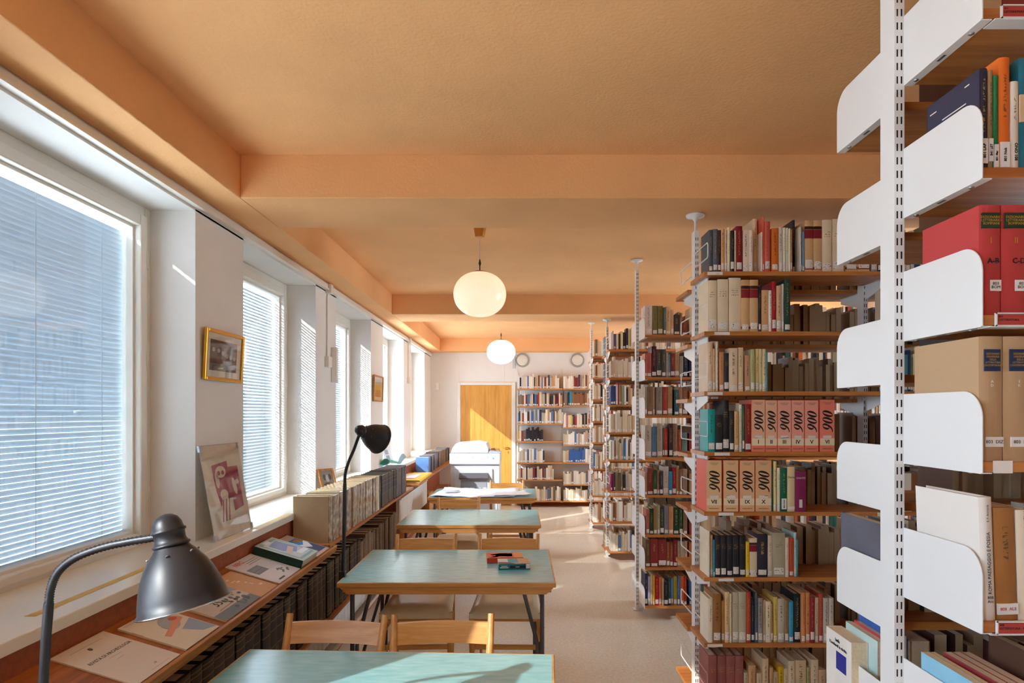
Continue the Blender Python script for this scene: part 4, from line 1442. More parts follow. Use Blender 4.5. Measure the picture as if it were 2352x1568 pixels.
# ------------------------------------------------------------------ periodicals on the sloping shelf
def periodical(y0, y1, s0, s1, t, cover, label, lift=0.0, twist=0.0, side='pages'):
    """local frame: x along +Y of the room (reading direction), y up the slope, z off the slope"""
    org = SB + SD * s1 + SN * (.0006 + lift)
    org.y = y0
    M = M3((0, 1, 0), tuple(-SD), tuple(SN), org) @ Matrix.Rotation(twist, 4, 'Z')
    r = bpy.data.objects.new('periodical', None)
    r.matrix_world = M
    C.objects.link(r)
    OFF[r.name] = (0, 0, 0)
    tag(r, label, 'magazine', 'periodicals on the sloping shelf')
    w, h = y1 - y0, s1 - s0
    MB().box(0, w, 0, h, 0, t - .0006).build('page_block', side, r)
    c = MB().box(-.0008, w + .0004, -.0004, h + .0004, t - .0008, t).build('front_cover', 'tint', r)
    c.color = lin(cover)
    return r, w, h, t
FLAT = ((1, 0, 0), (0, 1, 0), (0, 0, 1))
def patch(r, t, x0, x1, y0, y1, col, z=.0003):
    o = MB().box(x0, x1, y0, y1, t, t + z).build('print', 'tint', r)
    o.color = lin(col)
    return o
def blob(r, t, pts, col, z=.0003, name='print'):
    o = MB().prism(pts, lambda x, y: (x, y, t), lambda x, y: (x, y, t + z)).build(name, 'tint', r)
    o.color = lin(col)
    return o
def ell(cx, cy, rx, ry, n=20, a0=0, a1=2 * math.pi, rot=0):
    out = []
    for k in range(n):
        a = a0 + (a1 - a0) * k / n
        x, y = rx * math.cos(a), ry * math.sin(a)
        out.append((cx + x * math.cos(rot) - y * math.sin(rot), cy + x * math.sin(rot) + y * math.cos(rot)))
    return out
def yz_of(px, py):
    q = hit(px, py, SB, SN)
    return q.y, (q - Vector((SB.x, q.y, SB.z))).dot(SD)
r, w, h, t = periodical(1.40, 1.655, .06, .283, .004, 'e2dcd6', 'white booklet with a red cover panel at the near end of the sloping shelf')
patch(r, t, .012, w - .012, .012, h - .012, '8e1f30')
r, w, h, t = periodical(1.955, 2.205, .010, .285, .005, 'ddd3cb', 'white journal titled RIVISTA DI ARCHEOLOGIA on the sloping shelf')
lettering(r, 'RIVISTA DI ARCHEOLOGIA', .0165 * w / .235, 'ink', FLAT, (w * .53, h * .62, t + .0002))
blob(r, t, ell(w * .46, h * .83, .008, .008), '6a5e58')
for yy, ww in ((.90, .6), (.545, .24), (.48, .14)):
    patch(r, t, w * (.5 - ww / 2), w * (.5 + ww / 2), h * yy, h * yy + .0011, 'a0948c')
lettering(r, 'GB', .010, 'ink_soft', FLAT, (w * .62, h * .12, t + .0002))
patch(r, t, w * .42, w * .82, h * .05, h * .05 + .001, 'b0a49c')
r, w, h, t = periodical(2.245, 2.49, .035, .285, .007, 'e0d6c4', 'cream magazine with a blue and orange figure and red title')
lettering(r, 'la donna', .030, 'ink_red', FLAT, (w * .64, h * .86, t + .0002), xs=.8)
for yy in (.965, .945):
    patch(r, t, w * .08, w * .55, h * yy, h * yy + .0012, '9a8e84')
blob(r, t, ell(w * .62, h * .60, w * .24, h * .16, rot=.5), 'aab0bc')
blob(r, t, [(w * .18, h * .42), (w * .9, h * .66), (w * .94, h * .56), (w * .22, h * .34)], 'e09a7c', .0005)
blob(r, t, ell(w * .78, h * .64, w * .09, h * .05), 'd2604a', .0007)
blob(r, t, [(w * .55, h * .36), (w * .98, h * .48), (w * .98, h * .05), (w * .72, h * .12)], '9aa6c2', .0004)
patch(r, t, -.0006, .0012, h * .62, h * .80, 'b83a34')
r, w, h, t = periodical(2.55, 2.885, .03, .285, .008, 'c9b9ae', 'magazine with a large 35 and a tree on its cover')
patch(r, t, 0, w, 0, h * .20, '6c7478')
blob(r, t, [(w * .45, h), (w, h), (w, h * .42), (w * .62, h * .66)], '9e98a8')
lettering(r, 'the new\nenergy\nmap', .019, 'ink_red', FLAT, (w * .10, h * .70, t + .0006), align='LEFT', lh=.8)
lettering(r, '35', .062, 'ink', FLAT, (w * .38, h * .40, t + .0006))
blob(r, t, [(w * .2, h * .24), (w * .6, h * .26), (w * .6, h * .25), (w * .2, h * .23)], 'c2403a', .0008)
random.seed(11)
for k in range(16):
    blob(r, t, ell(w * random.uniform(.5, .92), h * random.uniform(.10, .40), random.uniform(.006, .016), random.uniform(.006, .014), 8), random.choice(('41504c', '52605a', '363f3e')), .0005 + k * .00002)
for pts in ([(.35, .98), (.5, .80), (.56, .72), (.70, .55), (.78, .36)], [(.72, .98), (.80, .78), (.78, .66), (.82, .5), (.78, .36)]):
    for (xa, ya), (xb, yb) in zip(pts, pts[1:]):
        blob(r, t, [(w * xa, h * ya), (w * xb, h * yb), (w * xb + .0022, h * yb), (w * xa + .0022, h * ya)], '4a4644', .0009)
ya_ = 2.885
r, w, h, t = periodical(ya_ + .004, ya_ + .21, .05, .285, .003, 'cf9b62', 'plain orange brown booklet with white print next to the newspaper')
for xx, yy, ww, hh in ((.30, .80, .12, .03), (.3, .70, .2, .02), (.42, .62, .14, .05), (.55, .5, .08, .05), (.6, .38, .05, .08), (.72, .26, .12, .05)):
    patch(r, t, w * xx, w * (xx + ww), h * yy, h * (yy + hh), 'e6cfb2')
y0 = 3.115
r, w, h, t = periodical(y0, y0 + .295, .010, .285, .006, 'd8d6da', 'grey newsprint paper titled NERO in red')
lettering(r, 'NERO', .036, 'ink_red', FLAT, (w * .30, h * .90, t + .0002), bold=.0008)
patch(r, t, w * .10, w * .52, h * .42, h * .66, '6e6a70')
for k in range(3):
    patch(r, t, w * .42, w * .90, h * (.86 - k * .055), h * (.875 - k * .055), '8a868c')
random.seed(5)
for k in range(9):
    patch(r, t, w * (.12 + .07 * random.random()), w * (.40 + .1 * random.random()), h * (.44 + .022 * k), h * (.448 + .022 * k), random.choice(('97939a', '4e4a50', '857f86')), .0005)
for k in range(12):
    patch(r, t, w * .56, w * (.84 + .1 * random.random()), h * (.40 + .025 * k), h * (.406 + .025 * k), 'b4b0b6')
for k in range(14):
    blob(r, t, ell(w * random.uniform(.60, .86), h * random.uniform(.15, .33), w * .03, h * .022, 7), random.choice(('5c585e', '77737a', '48444a')), .0004 + k * .00002)
patch(r, t, w * .18, w * .42, h * .06, h * .10, '3c383e')
yb_ = 3.42
r2 = None
for k in range(5):
    r2, w, h, t = periodical(yb_ + .004 + random.uniform(-.003, .003), yb_ + .25, .012, .284, .0085, '2f5e50' if k < 4 else 'b8cdc6',
        'green spined catalogue in the stack beside the newspaper, %s from the bottom' % ORD[k] if k < 4 else 'topmost catalogue of the green stack with a blue figure on its cover', .0009 + k * .009, 0, 'pages')
    c = MB().box(-.0012, .0006, 0, h, 0, t).build('spine', 'tint', r2)
    c.color = lin('1f4a40')
patch(r2, t, w * .1, w * .93, h * .06, h * .94, '8fb4b4')
patch(r2, t, w * .16, w * .88, h * .12, h * .88, 'c8d0d8', .0005)
blob(r2, t, [(w * .25, h * .80), (w * .8, h * .86), (w * .85, h * .40), (w * .5, h * .3), (w * .25, h * .5)], '8a9cc8', .0007)
blob(r2, t, [(w * .2, h * .42), (w * .7, h * .56), (w * .75, h * .45), (w * .22, h * .3)], 'd8c0b0', .0009)
patch(r2, t, w * .45, w * .95, h * .18, h * .30, 'e8ecf2', .0011)
patch(r2, t, w * .28, w * .58, h * .86, h * .96, 'dfe6ea', .0011)
yc_ = 3.692
r, w, h, t = periodical(yc_, 3.93, .015, .284, .006, 'c9b2a8', 'magazine with a snowy mountain picture at the far end of the sloping shelf')
patch(r, t, w * .28, w * .98, h * .08, h * .80, '3b8ccf')
blob(r, t, [(w * .3, h * .1), (w * .3, h * .6), (w * .6, h * .5), (w * .95, h * .62), (w * .97, h * .1)], 'e4e6ee', .0005)
blob(r, t, [(w * .35, h * .1), (w * .45, h * .42), (w * .7, h * .3), (w * .96, h * .5), (w * .96, h * .08)], '4c5878', .0007)
blob(r, t, [(w * .5, h * .72), (w * .98, h * .80), (w * .98, h * .60), (w * .7, h * .62)], 'a07848', .0008)

# masking tape along the sill
for (ya, yb, xa, lb) in ((2.0, 2.95, -1.522, 'long strip of yellow masking tape on the sill by the nearest window'), (3.50, 4.05, -1.445, 'short strip of yellow masking tape on the sill by the second window')):
    m = MB().box(xa - .017, xa + .017, ya, yb, SILL_Z + .0002, SILL_Z + .0010)
    tag(m.build('masking_tape', 'tape', origin=(xa, ya, SILL_Z)), lb, 'tape', 'masking tape on the sill')

# ------------------------------------------------------------------ pictures
def picture(ya, yb, z0, z1, lean, mat, label, photo, fw=.02):
    yc = (ya + yb) / 2
    r = local_empty('picture_frame', (WALL_X + .004, yc, z0), label, 'picture', None)
    M = M3((0, 1, 0), (0, 0, 1), (1, 0, 0), (0, 0, 0)) @ Matrix.Rotation(lean, 4, 'X')
    r.matrix_world = Matrix.Translation((WALL_X + .004, yc, z0)) @ M
    w, h = yb - ya, z1 - z0
    m = MB()
    for (x0, x1, y0, y1) in ((-w / 2, -w / 2 + fw, 0, h), (w / 2 - fw, w / 2, 0, h), (-w / 2 + fw, w / 2 - fw, 0, fw), (-w / 2 + fw, w / 2 - fw, h - fw, h)):
        m.box(x0, x1, y0, y1, 0, .018)
    m.build('frame', mat, r, bevel=.005)
    MB().box(-w / 2 + fw, w / 2 - fw, fw, h - fw, .002, .006).build('mount', 'steel_cream', r)
    photo(r, w, h)
    MB().box(-w / 2 + fw, w / 2 - fw, fw, h - fw, .010, .0112).build('glass', 'clear_plastic', r)
    return r
def photo_group(r, w, h):
    x0, x1, y0, y1 = -w * .36, w * .34, h * .20, h * .80
    p = MB().box(x0, x1, y0, y1, .006, .0064).build('photograph', 'tint', r); p.color = lin('3a3638')
    random.seed(3)
    def b(pts, c, z):
        o = MB().prism([(x0 + (x1 - x0) * u, y0 + (y1 - y0) * v) for u, v in pts], lambda x, y: (x, y, .0064), lambda x, y: (x, y, .0064 + z)).build('photo_tone', 'tint', r)
        o.color = lin(c)
    b([(0, .78), (1, .70), (1, 1), (0, 1)], '5a5456', .0001)
    b([(.48, .5), (.98, .46), (.98, .72), (.5, .78)], '8a8484', .0002)
    for u, v in ((.12, .68), (.30, .66), (.46, .60), (.62, .52), (.76, .50), (.9, .48)):
        b(ell(u, v, .05, .075, 12), 'b8aca4', .0004)
        b(ell(u, v - .24, .075, .17, 12), random.choice(('28262a', '201e22', '4a4648')), .0003)
    b([(.55, .16), (.98, .28), (.98, .1), (.6, .06)], '9a98a0', .0005)
    b([(.3, .10), (.5, .13), (.5, .08), (.3, .06)], 'c8c0b8', .0005)
picture(3.215, 3.655, 1.815, 2.08, .05, 'gold', 'gold framed black and white group photograph on the pier between two windows', photo_group)
def photo_land(r, w, h):
    for a, b_, c in ((.18, .45, 'b87848'), (.45, .62, 'c8b040'), (.62, .85, 'b8c4c8')):
        o = MB().box(-w * .3, w * .3, h * a, h * b_, .006, .0066).build('photo_tone', 'tint', r); o.color = lin(c)
picture(6.93, 7.40, 1.77, 2.06, .03, 'frame_wood', 'small wood framed landscape picture on the pier past the third window', photo_land)
# small frame standing on the sill behind the volumes
r = local_empty('picture_frame', (0, 0, 0), 'small wooden picture frame leaning on the sill behind the bound volumes', 'picture')
r.matrix_world = Matrix.Translation((-1.535, 5.0, SILL_Z)) @ M3((.6, .8, 0), (-.3, .225, .927), (.742, -.556, .375), (0, 0, 0))
w, h = .145, .20
m = MB()
for (x0, x1, y0, y1) in ((0, .016, 0, h), (w - .016, w, 0, h), (.016, w - .016, 0, .016), (.016, w - .016, h - .016, h)):
    m.box(x0, x1, y0, y1, 0, .014)
m.build('frame', 'frame_wood', r, bevel=.003)
o = MB().box(.016, w - .016, .016, h - .016, .002, .006).build('photograph', 'tint', r); o.color = lin('8d8781')
for k, (u, v, a, b_) in enumerate(((.05, .13, .014, .026), (.075, .12, .016, .03), (.10, .13, .014, .026), (.075, .07, .045, .02))):
    o = MB().prism(ell(u, v, a, b_, 12), lambda x, y: (x, y, .006), lambda x, y: (x, y, .0064 + k * .0001)).build('photo_tone', 'tint', r)
    o.color = lin(('5a5452', 'b8b0a8', '4c4846', '6a6460')[k])

# acrylic sign holder with a crimson print
bl, br = Vector((-1.492, 3.14, SILL_Z)), Vector((-1.478, 3.545, SILL_Z))
tl = Vector((-1.575, 3.185, 1.485))
ux = (br - bl).normalized()
uy = (tl - bl - ux * (tl - bl).dot(ux)).normalized()
uz = ux.cross(uy)
r = local_empty('acrylic_sign', (0, 0, 0), 'clear acrylic panel with a crimson and cream print leaning on the pier', 'sign')
r.matrix_world = M3(ux, uy, uz, bl + uz * .001)
w, h = (br - bl).length, .475
o = MB().box(.004, w - .004, .004, h - .004, .002, .003).build('print_sheet', 'tint', r); o.color = lin('ddcfba')
MB().box(0, w, 0, h, .004, .007).build('front_sheet', 'clear_plastic', r)
MB().box(0, w, 0, h, -.001, .001).build('back_sheet', 'clear_plastic', r)
for (x, y) in ((0, h - .03), (0, 0), (w - .012, 0), (w - .012, h - .03)):
    MB().box(x - .003, x + .013, y - .001, y + .03, -.002, .0085).build('clip', 'chrome', r)
def art(pts, c, z):
    o = MB().prism([(w * u, h * v) for u, v in pts], lambda x, y: (x, y, .003), lambda x, y: (x, y, .003 + z)).build('print', 'tint', r)
    o.color = lin(c)
art([(.22, .78), (.62, .81), (.62, .74), (.88, .74), (.88, .28), (.62, .25), (.62, .40), (.40, .40), (.30, .33), (.24, .52)], 'a03055', .0001)
CRm = 'e0d2bf'
for e in (ell(.42, .70, .13, .065, 16), ell(.31, .62, .05, .09, 14), ell(.72, .52, .05, .10, 16, rot=.3), ell(.80, .56, .05, .03, 12), ell(.42, .45, .10, .06, 14)):
    art(e, CRm, .0002)
for e in (ell(.37, .69, .04, .025, 10), ell(.47, .69, .04, .025, 10), ell(.40, .59, .02, .012, 10)):
    art(e, 'a03055', .0003)
art([(.35, .42), (.50, .42), (.60, .22), (.30, .20)], CRm, .00025)
for u in (.36, .44, .52):
    art([(u, .40), (u + .02, .40), (u - .06, .17), (u - .09, .17)], '9a2c50', .00035)

# leaflet, green folder and paper on the sill by the fourth window
r = local_empty('leaflet', (0, 0, 0), 'white leaflet with three grey pictures leaning in the fourth window', 'leaflet')
r.matrix_world = Matrix.Translation((-1.62, 7.79, SILL_Z + .002)) @ M3((.25, .968, 0), (-.33, .085, .94), (.91, -.235, .34), (0, 0, 0))
MB().box(0, .22, 0, .30, 0, .002).build('sheet', 'paper_cool', r)
for k in range(3):
    o = MB().box(.06, .15, .05 + k * .075, .11 + k * .075, .002, .0024).build('print', 'tint', r); o.color = lin('a8aeb4')
m = MB()
n = 8
v, f = [], []
for k in range(n + 1):
    u = k / n
    v += [(-1.62 + .16 * u, 7.30, SILL_Z + .012 + .10 * math.sin(u * 2.6)), (-1.60 + .16 * u, 7.75, SILL_Z + .006 + .05 * math.sin(u * 2.9))]
    if k:
        f.append((2 * k - 2, 2 * k, 2 * k + 1, 2 * k - 1))
m.add(v, f)
o = m.build('green_folder', 'tint', origin=(-1.6, 7.5, SILL_Z)); o.color = lin('3fae9c')
sd = o.modifiers.new('thick', 'SOLIDIFY'); sd.thickness = .003
tag(o, 'bent green plastic folder on the sill by the fourth window', 'folder')
m = MB()
v, f = [], []
for k in range(n + 1):
    u = k / n
    v += [(-1.50 + .03 * math.sin(u * 3), 7.84 + .22 * u, SILL_Z + .003), (-1.47 + .05 * u, 7.82 + .2 * u, SILL_Z + .08 + .05 * math.sin(u * 3.1))]
    if k:
        f.append((2 * k - 2, 2 * k, 2 * k + 1, 2 * k - 1))
m.add(v, f)
o = m.build('blue_sheet', 'tint', origin=(-1.5, 7.8, SILL_Z)); o.color = lin('a9cfe6')
o.modifiers.new('thick', 'SOLIDIFY').thickness = .002
tag(o, 'curled pale blue sheet standing on the sill beside the green folder', 'paper')

# ------------------------------------------------------------------ tables
TW, TD, TZ = 1.20, .86, .72
def make_table(label):
    r = local_empty('reading_table', (0, 0, 0), label, 'table', 'green reading tables')
    MB().box(-TW / 2, TW / 2, -TD / 2, TD / 2, TZ - .028, TZ - .0006).build('table_top', 'table_wood', r, bevel=.004)
    MB().box(-TW / 2 + .010, TW / 2 - .010, -TD / 2 + .010, TD / 2 - .010, TZ - .004, TZ).build('linoleum_inlay', 'lino_green', r)
    m = MB()
    a, b = TW / 2 - .012, TW / 2 - .055
    for y0, y1 in ((-TD / 2 + .008, -TD / 2 + .03), (TD / 2 - .03, TD / 2 - .008)):
        m.prism([(-a, TZ - .028), (-b, TZ - .066), (b, TZ - .066), (a, TZ - .028)], lambda x, z: (x, y0, z), lambda x, z: (x, y1, z))
    for x0, x1 in ((-b - .03, -b - .01), (b + .01, b + .03)):
        m.box(x0, x1, -TD / 2 + .03, TD / 2 - .03, TZ - .060, TZ - .028)
    m.build('apron', 'table_wood', r)
    zt = TZ - .03
    for sx in (-1, 1):
        for sy in (-1, 1):
            x, y = sx * (TW / 2 - .075), sy * (TD / 2 - .045)
            MB().tube([(x, y, 0), (x, y, zt)], .0125, 10).build('leg', 'dark_tube', r, smooth=True, sharp=50)
            MB().tube([(x - sx * .026, y, .01), (x - sx * .026, y, .36), (x - sx * .034, y, .40), (x - sx * .11, y, zt)], .011, 10).build('brace', 'dark_tube', r, smooth=True, sharp=50)
        x = sx * (TW / 2 - .075)
        yy = TD / 2 - .045
        MB().tube([(x, -yy, .12), (x, yy, .46)], .010, 8).build('cross_brace', 'dark_tube', r, smooth=True, sharp=50)
        MB().tube([(x + sx * .004, yy, .12), (x + sx * .004, -yy, .46)], .010, 8).build('cross_brace', 'dark_tube', r, smooth=True, sharp=50)
    return r
tp = make_table('green topped reading table in the foreground, cut by the picture edge')
spots = [(-.487, 2.082, -2.6, None), (-.404, 3.52 + TD / 2, 0.0, 'green topped reading table with two stacked paperbacks on it'),
         (-.428, 5.325 + TD / 2, 0.0, 'empty green topped reading table, third from the viewpoint'), (-.417, 7.03 + TD / 2, 0.0, 'farthest green topped reading table, covered with large paper sheets')]
for k, (x, y, a, lb) in enumerate(spots):
    t_ = tp if k == 0 else copy_tree(tp)
    t_.location = (x, y, 0)
    t_.rotation_euler = (0, 0, math.radians(a))
    if lb:
        t_['label'] = lb

# ------------------------------------------------------------------ chairs (front towards -Y)
def make_chair(label):
    r = local_empty('wooden_chair', (0, 0, 0), label, 'chair', 'wooden chairs with vinyl seats')
    SZ = .45
    wf, wb, df = .205, .190, .25
    def leg(pts, tp, name='leg'):
        MB().tube(pts, .015, 10, True, tp).build(name, 'chair_wood', r, smooth=True, sharp=60)
    for s in (-1, 1):
        leg([(s * (wf - .008), -df + .005, 0), (s * wf, -df + .012, .22), (s * wf, -df + .015, SZ - .01)], [.011, .016, .017])
        leg([(s * (wb - .005), .25, 0), (s * wb, .215, .25), (s * wb, .205, SZ), (s * (wb + .005), .262, .62), (s * (wb + .012), .345, .805)], [.011, .016, .018, .0175, .0135], 'back_post')
        for z in (.17, .30):
            MB().tube([(s * wf, -df + .012, z), (s * wb, .212, z + .01)], .009, 8).build('side_stretcher', 'chair_wood', r, smooth=True, sharp=60)
        MB().box(s * .192 - .010, s * .192 + .010, -df + .02, .2, SZ - .062, SZ - .03).build('seat_rail', 'chair_wood_x', r)
    MB().box(-wf, wf, -df + .004, -df + .024, SZ - .062, SZ - .03).build('seat_rail', 'chair_wood_x', r)
    MB().box(-wb, wb, .196, .214, SZ - .062, SZ - .03).build('seat_rail', 'chair_wood_x', r)
    MB().box(-wf, wf, -df + .006, -df + .020, .215, .245).build('front_stretcher', 'chair_wood_x', r, bevel=.003)
    MB().tube([(-wb, .214, .25), (wb, .214, .25)], .009, 8).build('rear_stretcher', 'chair_wood', r, smooth=True, sharp=60)
    def rail(z0, z1, y0, y1):
        m = MB()
        n = 12
        v, f = [], []
        for k in range(n + 1):
            u = 2 * k / n - 1
            bow = .018 * (1 - u * u)
            x = u * (wb + .006)
            arch = .004 * (1 - u * u)
            v += [(x, y0 + bow, z0 + arch * .6), (x, y1 + bow, z1 + arch), (x, y1 + bow + .016, z1 + arch), (x, y0 + bow + .016, z0 + arch * .6)]
            if k:
                a, b = 4 * k - 4, 4 * k
                f += [(a, b, b + 1, a + 1), (a + 1, b + 1, b + 2, a + 2), (a + 2, b + 2, b + 3, a + 3), (a + 3, b + 3, b, a)]
        f += [(3, 2, 1, 0), (4 * n, 4 * n + 1, 4 * n + 2, 4 * n + 3)]
        m.add(v, f)
        m.build('back_rail', 'chair_wood_x', r, smooth=True, sharp=40)
    rail(.695, .772, .292, .326)
    # padded seat, domed
    m = MB()
    n = 14
    v, f = [], []
    def corner(u, q):
        w_ = wf + .012 + (wb - wf) * (q + 1) / 2
        ux_ = math.copysign(abs(u) ** .8, u)
        return ux_ * w_, -df - .012 + (q + 1) / 2 * (df + .205)
    for j in range(n + 1):
        for i in range(n + 1):
            u, q = 2 * i / n - 1, 2 * j / n - 1
            x, y = corner(u, q)
            e = (1 - abs(u) ** 5) * (1 - abs(q) ** 5)
            v.append((x, y, SZ - .012 + .042 * e ** .35))
    for j in range(n):
        for i in range(n):
            a = j * (n + 1) + i
            f.append((a, a + 1, a + n + 2, a + n + 1))
    b0 = len(v)
    ringi = [i for i in range(n + 1)] + [j * (n + 1) + n for j in range(1, n + 1)] + [n * (n + 1) + i for i in range(n - 1, -1, -1)] + [j * (n + 1) for j in range(n - 1, 0, -1)]
    for q in ringi:
        v.append((v[q][0], v[q][1], SZ - .042))
    L_ = len(ringi)
    for k in range(L_):
        f.append((ringi[k], b0 + k, b0 + (k + 1) % L_, ringi[(k + 1) % L_]))
    f.append(tuple(b0 + k for k in range(L_)))
    m.add(v, f)
    m.build('seat', 'vinyl', r, smooth=True, sharp=60)
    return r
ch = make_chair('wooden chair behind the foreground table, closer to the bound volumes')
CH = [(-.784, 2.70 - .345, -3, None), (-.312, 2.70 - .345, 2, 'wooden chair behind the foreground table, closer to the aisle'),
      (-.640, 4.50 - .36, 2, 'wooden chair behind the table with paperbacks, on its window side'), (-.085, 4.50 - .36, -1, 'wooden chair behind the table with paperbacks, on its aisle side'),
      (-.597, 6.45 - .345, 3, 'wooden chair standing alone behind the third table'), (-.165, 7.97 - .32, 0, 'farthest wooden chair, behind the table with paper sheets')]
for k, (x, y, a, lb) in enumerate(CH):
    c_ = ch if k == 0 else copy_tree(ch)
    c_.location = (x, y, 0)
    c_.rotation_euler = (0, 0, math.radians(a))
    if lb:
        c_['label'] = lb

# paperbacks on the second table
r = local_empty('paperback', (-.205, 3.972, TZ), 'red and orange paperback lying on the second table', 'book', rz=math.radians(6))
MB().box(.002, .225, .003, .15, .002, .030).build('page_block', 'pages', r)
for nm, bx, col in (('back_cover', (0, .226, 0, .152, 0, .002), 'd8542e'), ('front_cover', (0, .226, 0, .152, .030, .032), 'e08a3c'), ('spine', (0, .226, 0, .002, 0, .032), 'cf4a34')):
    o = MB().box(*bx).build(nm, 'tint', r); o.color = lin(col)
for pts, col in (([(.01, .005), (.17, .005), (.17, .147), (.01, .147)], 'd4584c'), ([(.05, .05), (.16, .03), (.165, .12), (.08, .13)], 'dcc0d0'), ([(.02, .09), (.07, .12), (.10, .09), (.04, .07)], 'eee6ea'), ([(.02, .02), (.07, .02), (.08, .06), (.04, .05)], 'e8a860')):
    blob(r, .032, pts, col, .0002 + .0001 * len(col))
r = local_empty('paperback', (-.128, 3.805, TZ), 'teal spined paperback lying in front of the red one', 'book', rz=math.radians(5))
MB().box(.002, .187, .003, .145, .002, .033).build('page_block', 'pages', r)
for nm, bx, col in (('back_cover', (0, .188, 0, .147, 0, .002), '12707c'), ('front_cover', (0, .188, 0, .147, .033, .035), 'c29a78'), ('spine', (0, .188, 0, .002, 0, .035), '0f7f8c')):
    o = MB().box(*bx).build(nm, 'tint', r); o.color = lin(col)
blob(r, .035, [(.06, .02), (.12, .03), (.12, .14), (.06, .13)], '4f9aa6')
blob(r, .035, [(.0, .06), (.06, .05), (.06, .13), (.0, .14)], 'd8ccd2')
blob(r, .035, [(.0, .0), (.10, .0), (.06, .04), (.0, .05)], '5c463c')
o = MB().box(.068, .160, -.0008, 0, .008, .025).build('spine_band', 'ink', r)
for x0_, x1_, z0_, z1_ in ((.100, .124, .0145, .0185), (.016, .052, .020, .0235), (.008, .058, .0105, .0155)):
    MB().box(x0_, x1_, -.0011, 0, z0_, z1_).build('print', 'ink_white', r)
MB().box(.163, .187, -.0008, 0, .006, .033).build('spine_label', 'label_paper', r)

# large sheets on the farthest table
random.seed(21)
def sheet(name, corners, z, amp, label, mat='paper_cool', nu=14, nv=8):
    m = MB()
    v, f = [], []
    a, b, c, d = [Vector(q) for q in corners]
    ph = random.uniform(0, 6)
    for j in range(nv + 1):
        for i in range(nu + 1):
            u, w = i / nu, j / nv
            p = a.lerp(b, u).lerp(d.lerp(c, u), w)
            v.append((p.x + .012 * math.sin(w * 9 + ph), p.y + .01 * math.sin(u * 8 + ph), z + amp * (.5 + .5 * math.sin(u * 7 + ph) * math.cos(w * 5 + ph)) + .25 * amp * math.sin(u * 21 + w * 13)))
    for j in range(nv):
        for i in range(nu):
            k = j * (nu + 1) + i
            f.append((k, k + 1, k + nu + 2, k + nu + 1))
    m.add(v, f)
    o = m.build(name, mat, smooth=True, origin=(a.x, a.y, z))
    o.modifiers.new('thick', 'SOLIDIFY').thickness = .0012
    return tag(o, label, 'paper', 'large sheets on the farthest table')
sheet('paper_sheet', [(-1.00, 7.08, 0), (-.08, 7.00, 0), (-.02, 7.80, 0), (-.92, 7.86, 0)], TZ + .003, .016, 'large white paper sheet spread over the farthest table')
sheet('paper_sheet', [(-.30, 7.02, 0), (.14, 7.12, 0), (.06, 7.45, 0), (-.34, 7.40, 0)], TZ + .021, .010, 'smaller white sheet lying over the corner of the large one')
sheet('paper_sheet', [(-.90, 7.35, 0), (-.72, 7.38, 0), (-.70, 7.52, 0), (-.88, 7.50, 0)], TZ + .026, .006, 'small folded grey sheet on the large paper', 'plastic_grey', 4, 4)

# ------------------------------------------------------------------ reading lamps
def smooth_path(pts, n=6):
    pts = [Vector(p) for p in pts]
    out = []
    for i in range(len(pts) - 1):
        p0, p1, p2, p3 = pts[max(i - 1, 0)], pts[i], pts[i + 1], pts[min(i + 2, len(pts) - 1)]
        for k in range(n):
            t = k / n
            out.append(.5 * ((2 * p1) + (p2 - p0) * t + (2 * p0 - 5 * p1 + 4 * p2 - p3) * t * t + (3 * p1 - p0 - 3 * p2 + p3) * t ** 3))
    out.append(pts[-1])
    return out
def reading_lamp(stem, neck, head, axis, sc, clampz, label):
    base = stem[0]
    r = empty('reading_lamp', (base[0], base[1], clampz), label, 'lamp', 'black gooseneck reading lamps')
    MB().tube(stem, .0105, 14).build('stem', 'lamp_black', r, smooth=True, sharp=50)
    path = smooth_path(neck, 14)
    tap = [.0088 + (.0014 if k % 2 else -.0010) for k in range(len(path))]
    MB().tube(path, .009, 12, True, tap).build('gooseneck', 'lamp_black', r, smooth=True)
    z = Vector(axis).normalized()
    x = z.orthogonal().normalized()
    y = z.cross(x)
    M = M3(x, y, z, head) @ Matrix.Scale(sc, 4)
    cap = [(.001, 0), (.014, .0025), (.025, .010), (.032, .022), (.0345, .036), (.0385, .039), (.0385, .043), (.0345, .046), (.034, .062), (.0375, .070), (.0415, .072), (.0415, .076), (.037, .079)]
    MB().lathe(cap, M, 32, False).build('socket_cap', 'lamp_black', r, smooth=True)
    prof = [(.037, .078), (.044, .088), (.056, .102), (.069, .122), (.080, .146), (.089, .172), (.0955, .198), (.099, .218), (.1045, .222), (.1050, .225), (.1000, .2255), (.0965, .219), (.093, .198), (.0865, .172), (.077, .146), (.066, .122), (.053, .102), (.035, .085)]
    MB().lathe(prof, M, 48, False).build('shade', 'lamp_black', r, smooth=True)
    m = MB().lathe([(.1000, .2258), (.1050, .2254), (.1056, .2235), (.1050, .2216)], M, 48, False)
    m.build('rim', 'chrome', r, smooth=True)
    for a in (.2, 1.2, 2.2, 3.2, 4.2, 5.2):
        Mh = M @ Matrix.Rotation(a, 4, 'Z') @ Matrix.Translation((.0545, 0, .0985)) @ Matrix.Rotation(math.radians(48), 4, 'Y')
        MB().lathe([(.0042, -.001), (.0042, .0022), (.0030, .0026)], Mh, 10).build('vent_hole', 'plastic_dark', r)
    MB().box(base[0] - .018, base[0] + .018, base[1] - .02, base[1] + .02, clampz - .045, clampz + .02).build('clamp', 'lamp_black', r, bevel=.004)
    MB().tube([(base[0], base[1], clampz - .09), (base[0], base[1], clampz - .04)], .006, 8).build('clamp_screw', 'chrome', r)
    return r
def q1(x, y):
    return P(x, y, 1.52)
